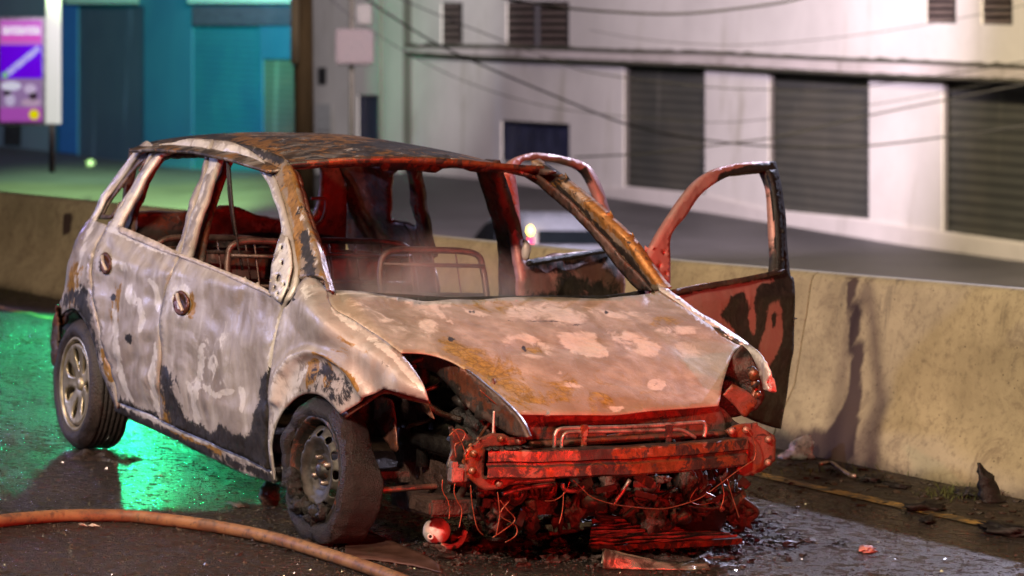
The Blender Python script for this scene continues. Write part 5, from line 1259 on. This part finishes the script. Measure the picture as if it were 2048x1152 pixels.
# ------------------------------------------------------------------ passing hatchback on the lower street
PC = empty('parked_hatchback', B(1150, 621, 45.8), 'blurred white hatchback with lit tail lamps driving on the street beyond the barrier', 'car')
PC.name = 'passing_hatchback'
fw = (CM@Vector((-math.sin(R(21)), math.cos(R(21)), 0))); lf = (CM@Vector((-math.cos(R(21)), -math.sin(R(21)), 0))); up = CM@Vector((0, 0, 1))
rl = B(1046, 621, 45)          # rear left corner on the ground
def pc(x, y, z): return rl+fw*x+lf*(y-.84)+up*z     # x forward from the tail, y left of centre
M_wcar = simple('white_car_paint', (.46, .45, .50), .25, 0, .05, 4, 0)
M_glass = simple('dark_car_glass', (.02, .025, .03), .08, 0, .1, 4, 0)


def loft(stations, n=20):
    V, F = [], []
    for (x, hw, z0, z1, ex) in stations:
        for k in range(n):
            a = 2*math.pi*k/n; c_, s_ = math.cos(a), math.sin(a)
            V.append(pc(x, hw*math.copysign(abs(c_)**ex, c_), (z0+z1)/2+(z1-z0)/2*math.copysign(abs(s_)**ex, s_)))
    for i in range(len(stations)-1):
        for k in range(n): l = (k+1) % n; F.append([i*n+k, i*n+l, (i+1)*n+l, (i+1)*n+k])
    F += [list(range(n))[::-1], [(len(stations)-1)*n+k for k in range(n)]]
    return V, F


V, F = loft([(0, .76, .32, .80, .35), (.06, .82, .24, .92, .35), (.5, .85, .2, .97, .35), (1.6, .86, .2, .96, .35), (2.8, .86, .2, .94, .35), (3.4, .83, .2, .84, .4), (3.8, .74, .22, .72, .45), (3.92, .62, .3, .62, .5)]); link('body', V, F, M_wcar, PC)
V, F = loft([(.12, .70, .8, .98, .4), (.28, .67, .8, 1.36, .4), (.6, .66, .8, 1.49, .4), (1.4, .67, .8, 1.53, .4), (2.0, .65, .8, 1.48, .4), (2.6, .68, .8, 1.12, .4), (2.95, .70, .8, .92, .4)]); link('cabin', V, F, M_wcar, PC)


def pcq(name, pts, mat, th=.012):
    P = [pc(*p) for p in pts]; o = link(name, P, [list(range(len(P)))], mat, PC, False); solid(o, th, 0); return o


pcq('rear_window', [(.085, .56, 1.0), (.085, -.56, 1.0), (.17, -.53, 1.20), (.17, .53, 1.20)], M_glass)
pcq('side_window', [(.55, .735, 1.0), (.75, .69, 1.38), (1.35, .70, 1.40), (1.4, .755, 1.0)], M_glass); pcq('side_window', [(1.48, .755, 1.0), (1.45, .70, 1.40), (2.0, .69, 1.34), (2.62, .755, 1.02), (2.6, .76, .98)], M_glass)
pcq('number_plate', [(-.03, .25, .58), (-.03, -.25, .58), (-.02, -.25, .70), (-.02, .25, .70)], simple('plate_paint', (.5, .5, .5), .5))
t = NT('lit_tail_lamp_amber'); M_amb = t.set(Base_Color=(.6, .35, .05), Emission_Color=(1, .72, .12), Emission_Strength=9)
t = NT('lit_tail_lamp_red'); M_red = t.set(Base_Color=(.5, .02, .04), Emission_Color=(1, .04, .14), Emission_Strength=3)
for s in (1, -1):
    V, F = lump_geo(pc(.11, s*.68, 1.20), (.05, .05, .075), 2, 2, .05); link('tail_lamp', V, F, M_amb if s > 0 else M_wcar, PC)
    V, F = lump_geo(pc(.05, s*.70, 1.04), (.05, .05, .075), 2, 2, .05); link('tail_lamp', V, F, M_red, PC)
    V, F = lump_geo(pc(2.55, s*.93, 1.04), (.07, .09, .07), 2, 2, .05); link('wing_mirror', V, F, M_wcar, PC)
    for x_ in (.72, 3.2):
        V, F = lathe_geo([(0, .08), (.2, .08), (.21, .1), (.3, .09), (.31, 0), (.3, -.09), (.2, -.1)], 28, pc(x_, s*.78, .31), Matrix((lf, fw, up)).transposed() if s > 0 else Matrix((-lf, -fw, up)).transposed()); link('wheel', V, F, M_tyre, PC)
V, F = join_geo(box_geo(pc(.05, 0, .45), (.72, .06, .1), Matrix((lf, fw, up)).transposed(), bev=.03)); link('bumper', V, F, M_wcar, PC)

# thin smoke still hanging in the cabin behind the windscreen opening
t = NT('thin_smoke'); t.n.remove(t.b); out = t.n['Material Output']; pv = t.n.new('ShaderNodeVolumePrincipled')
gr = t.n.new('ShaderNodeVectorMath'); gr.operation = 'LENGTH'; t.link(t.map((1.7, 2.0, 3.2)), gr.inputs[0])
fall = t.ramp(gr.outputs['Value'], .35, 1., 1, 0); dn_ = t.math('MULTIPLY', fall, t.ramp(t.noise(2.6, 4, .6, .6), .38, .66)); dn_ = t.math('MULTIPLY', dn_, 3.0)
t.link(dn_, pv.inputs['Density']); pv.inputs['Color'].default_value = (.75, .68, .66, 1); t.link(pv.outputs[0], out.inputs['Volume'])
V, F = lump_geo((-.62, -.12, .82), (.6, .52, .32), 0, 2, 0); o = link('smoke', V, F, t.m, None, loc=(-.62, -.12, .82)); tag(o, kind='stuff')

# wet grit and glass crumbs on the asphalt
V, F = [], []
oct_ = [(1, 0, 0), (0, 1, 0), (-1, 0, 0), (0, -1, 0), (0, 0, 1)]; of = [(0, 1, 4), (1, 2, 4), (2, 3, 4), (3, 0, 4)]
k = 0
while k < 15000:
    x_ = random.uniform(-9.5, 2.4); y_ = random.uniform(-2.6, 2.2)
    if y_-.107*x_ > 2.05 or (x_ < -3.2 and random.random() < .4): continue
    pp = proj_px((x_, y_, 0))
    if not (-20 < pp[0] < 2070 and pp[1] < 1180): continue
    k += 1; s_ = random.uniform(.002, .0055)*(1.9 if random.random() < .06 else 1); a = random.uniform(0, 6.28); sx, sy, sz = random.uniform(.7, 1.4), random.uniform(.7, 1.4), random.uniform(.4, 1.1); tx, ty = random.uniform(-.5, .5), random.uniform(-.5, .5); o_ = len(V)
    for v in oct_:
        X_, Y_ = v[0]*sx*s_, v[1]*sy*s_; V.append((x_+X_*math.cos(a)-Y_*math.sin(a)+tx*v[2]*s_, y_+X_*math.sin(a)+Y_*math.cos(a)+ty*v[2]*s_, .0005+v[2]*s_*sz))
    F += [[o_+i for i in q_] for q_ in of]
t = NT('wet_grit'); n = t.noise(40, 2, .5); t.set(Base_Color=t.mix(t.ramp(n, .35, .65), (.03, .024, .02), (.11, .09, .075)), Roughness=.16)
o = link('road_grit', V, F, t.m, None, False, loc=(0, 0, 0)); tag(o, kind='stuff')
V, F = [], []
for k in range(170):
    px, py = random.gauss(1230, 190), random.gauss(1078, 26)
    if py < 1030 or px > 1620: continue
    p = ground(px, py, .006); s_ = random.uniform(.008, .024)
    v, f = lump_geo(p, (s_, s_*random.uniform(.8, 2.2), s_*random.uniform(.4, .9)), k+50, 2, 1.1, 2.6, rotz(random.uniform(0, 3))); o_ = len(V); V += v; F += [[i+o_ for i in q_] for q_ in f]
o = link('burnt_debris', V, F, M_engine, None, False); tag(o, kind='stuff')
for k in range(20):
    x0, y0 = random.uniform(970, 1470), random.uniform(955, 1010); pts = [(x0, y0)]
    for j in range(4): pts.append((pts[-1][0]+random.uniform(-45, 45), min(1035, pts[-1][1]+random.uniform(-8, 26))))
    tube('burnt_hose', X(random.uniform(.40, .66), pts), random.choice([.003, .006, .012, .016]), random.choice([M_engine, M_soot, M_rust]), CAR, 7)

# what is left of the near front suspension and chassis leg
V, F = box_geo((.38, -.47, .40), (.40, .03, .035), rotz(.02), bev=.01); link('chassis_leg', V, F, M_soot, CAR, True, [(.5, .05, .2)]*len(V))
cs = [Vector((.16+.055*math.cos(a), -.47+.055*math.sin(a), .36+.022*a/1.2)) for a in np.linspace(0, 6.28*3.5, 90)]
tube('coil_spring', cs, .008, M_rust, CAR, 8, False)
tube('strut', [(.16, -.47, .3), (.13, -.47, .75)], .022, M_soot, CAR, 12, False)
tube('tie_rod', [(.2, -.70, .22), (.22, -.35, .24), (.2, 0, .24)], .011, M_rust, CAR, 8)
for k, (a, b, r_) in enumerate((((.45, -.48, .62), (.5, -.3, .35), .010), ((.55, -.40, .66), (.6, -.36, .3), .007), ((.3, -.62, .60), (.42, -.45, .5), .012), ((.62, -.42, .55), (.30, -.40, .25), .006), ((.5, -.45, .3), (.2, -.5, .16), .014))):
    m_ = (Vector(a)+Vector(b))/2+Vector((.03*math.sin(k*2), .03*math.cos(k*3), -.03)); tube('burnt_hose', [a, m_, b], r_, M_rust if k % 2 else M_engine, CAR, 8)
for k in range(9):
    c = Vector((random.uniform(.3, .62), random.uniform(-.52, -.36), random.uniform(.28, .6))); V, F = box_geo(c, (.02+.02*random.random(), .02, .015+.02*random.random()), Matrix.Rotation(random.uniform(-1, 1), 3, 'X')@rotz(random.uniform(-1, 1)), bev=.004)
    link('engine_fitting', V, F, M_rust, CAR, True, [(.5, .1, .2)]*len(V))

# melted mass hanging below the beam
g = ([], [])
for k in range(44):
    px, py = random.uniform(965, 1500), 958+88*random.random()**1.5; c = U(px, py, 'x', random.uniform(.40, .66)); c.z = max(.03, c.z); s_ = random.uniform(.014, .042)
    v, f = lump_geo(c, (s_*.8, s_*random.uniform(.6, 1.6), s_*random.uniform(.6, 1.8)), k+200, 3, .9, 2.2); g = join_geo(g, (v, f))
o = link('melted_mass', *g, M_engine, CAR, True, [(random.choice((.35, .6, .9)), .05, .25) for _ in g[0]]); o['kind'] = 'stuff'
for k in range(12):
    px, py = random.uniform(975, 1490), random.uniform(955, 1040); x_ = random.uniform(.60, .76); a = random.uniform(-1.2, 1.2); L = random.uniform(.03, .09); c = U(px, py, 'x', x_)
    V, F = box_geo(c, (.004, L*.5, random.uniform(.006, .018)), Matrix.Rotation(a, 3, 'X')@rotz(random.uniform(-.5, .5)), bev=.002); link('torn_bracket', V, F, M_rust, CAR, False, [(random.choice((.4, .7)), .05, .2)]*len(V))
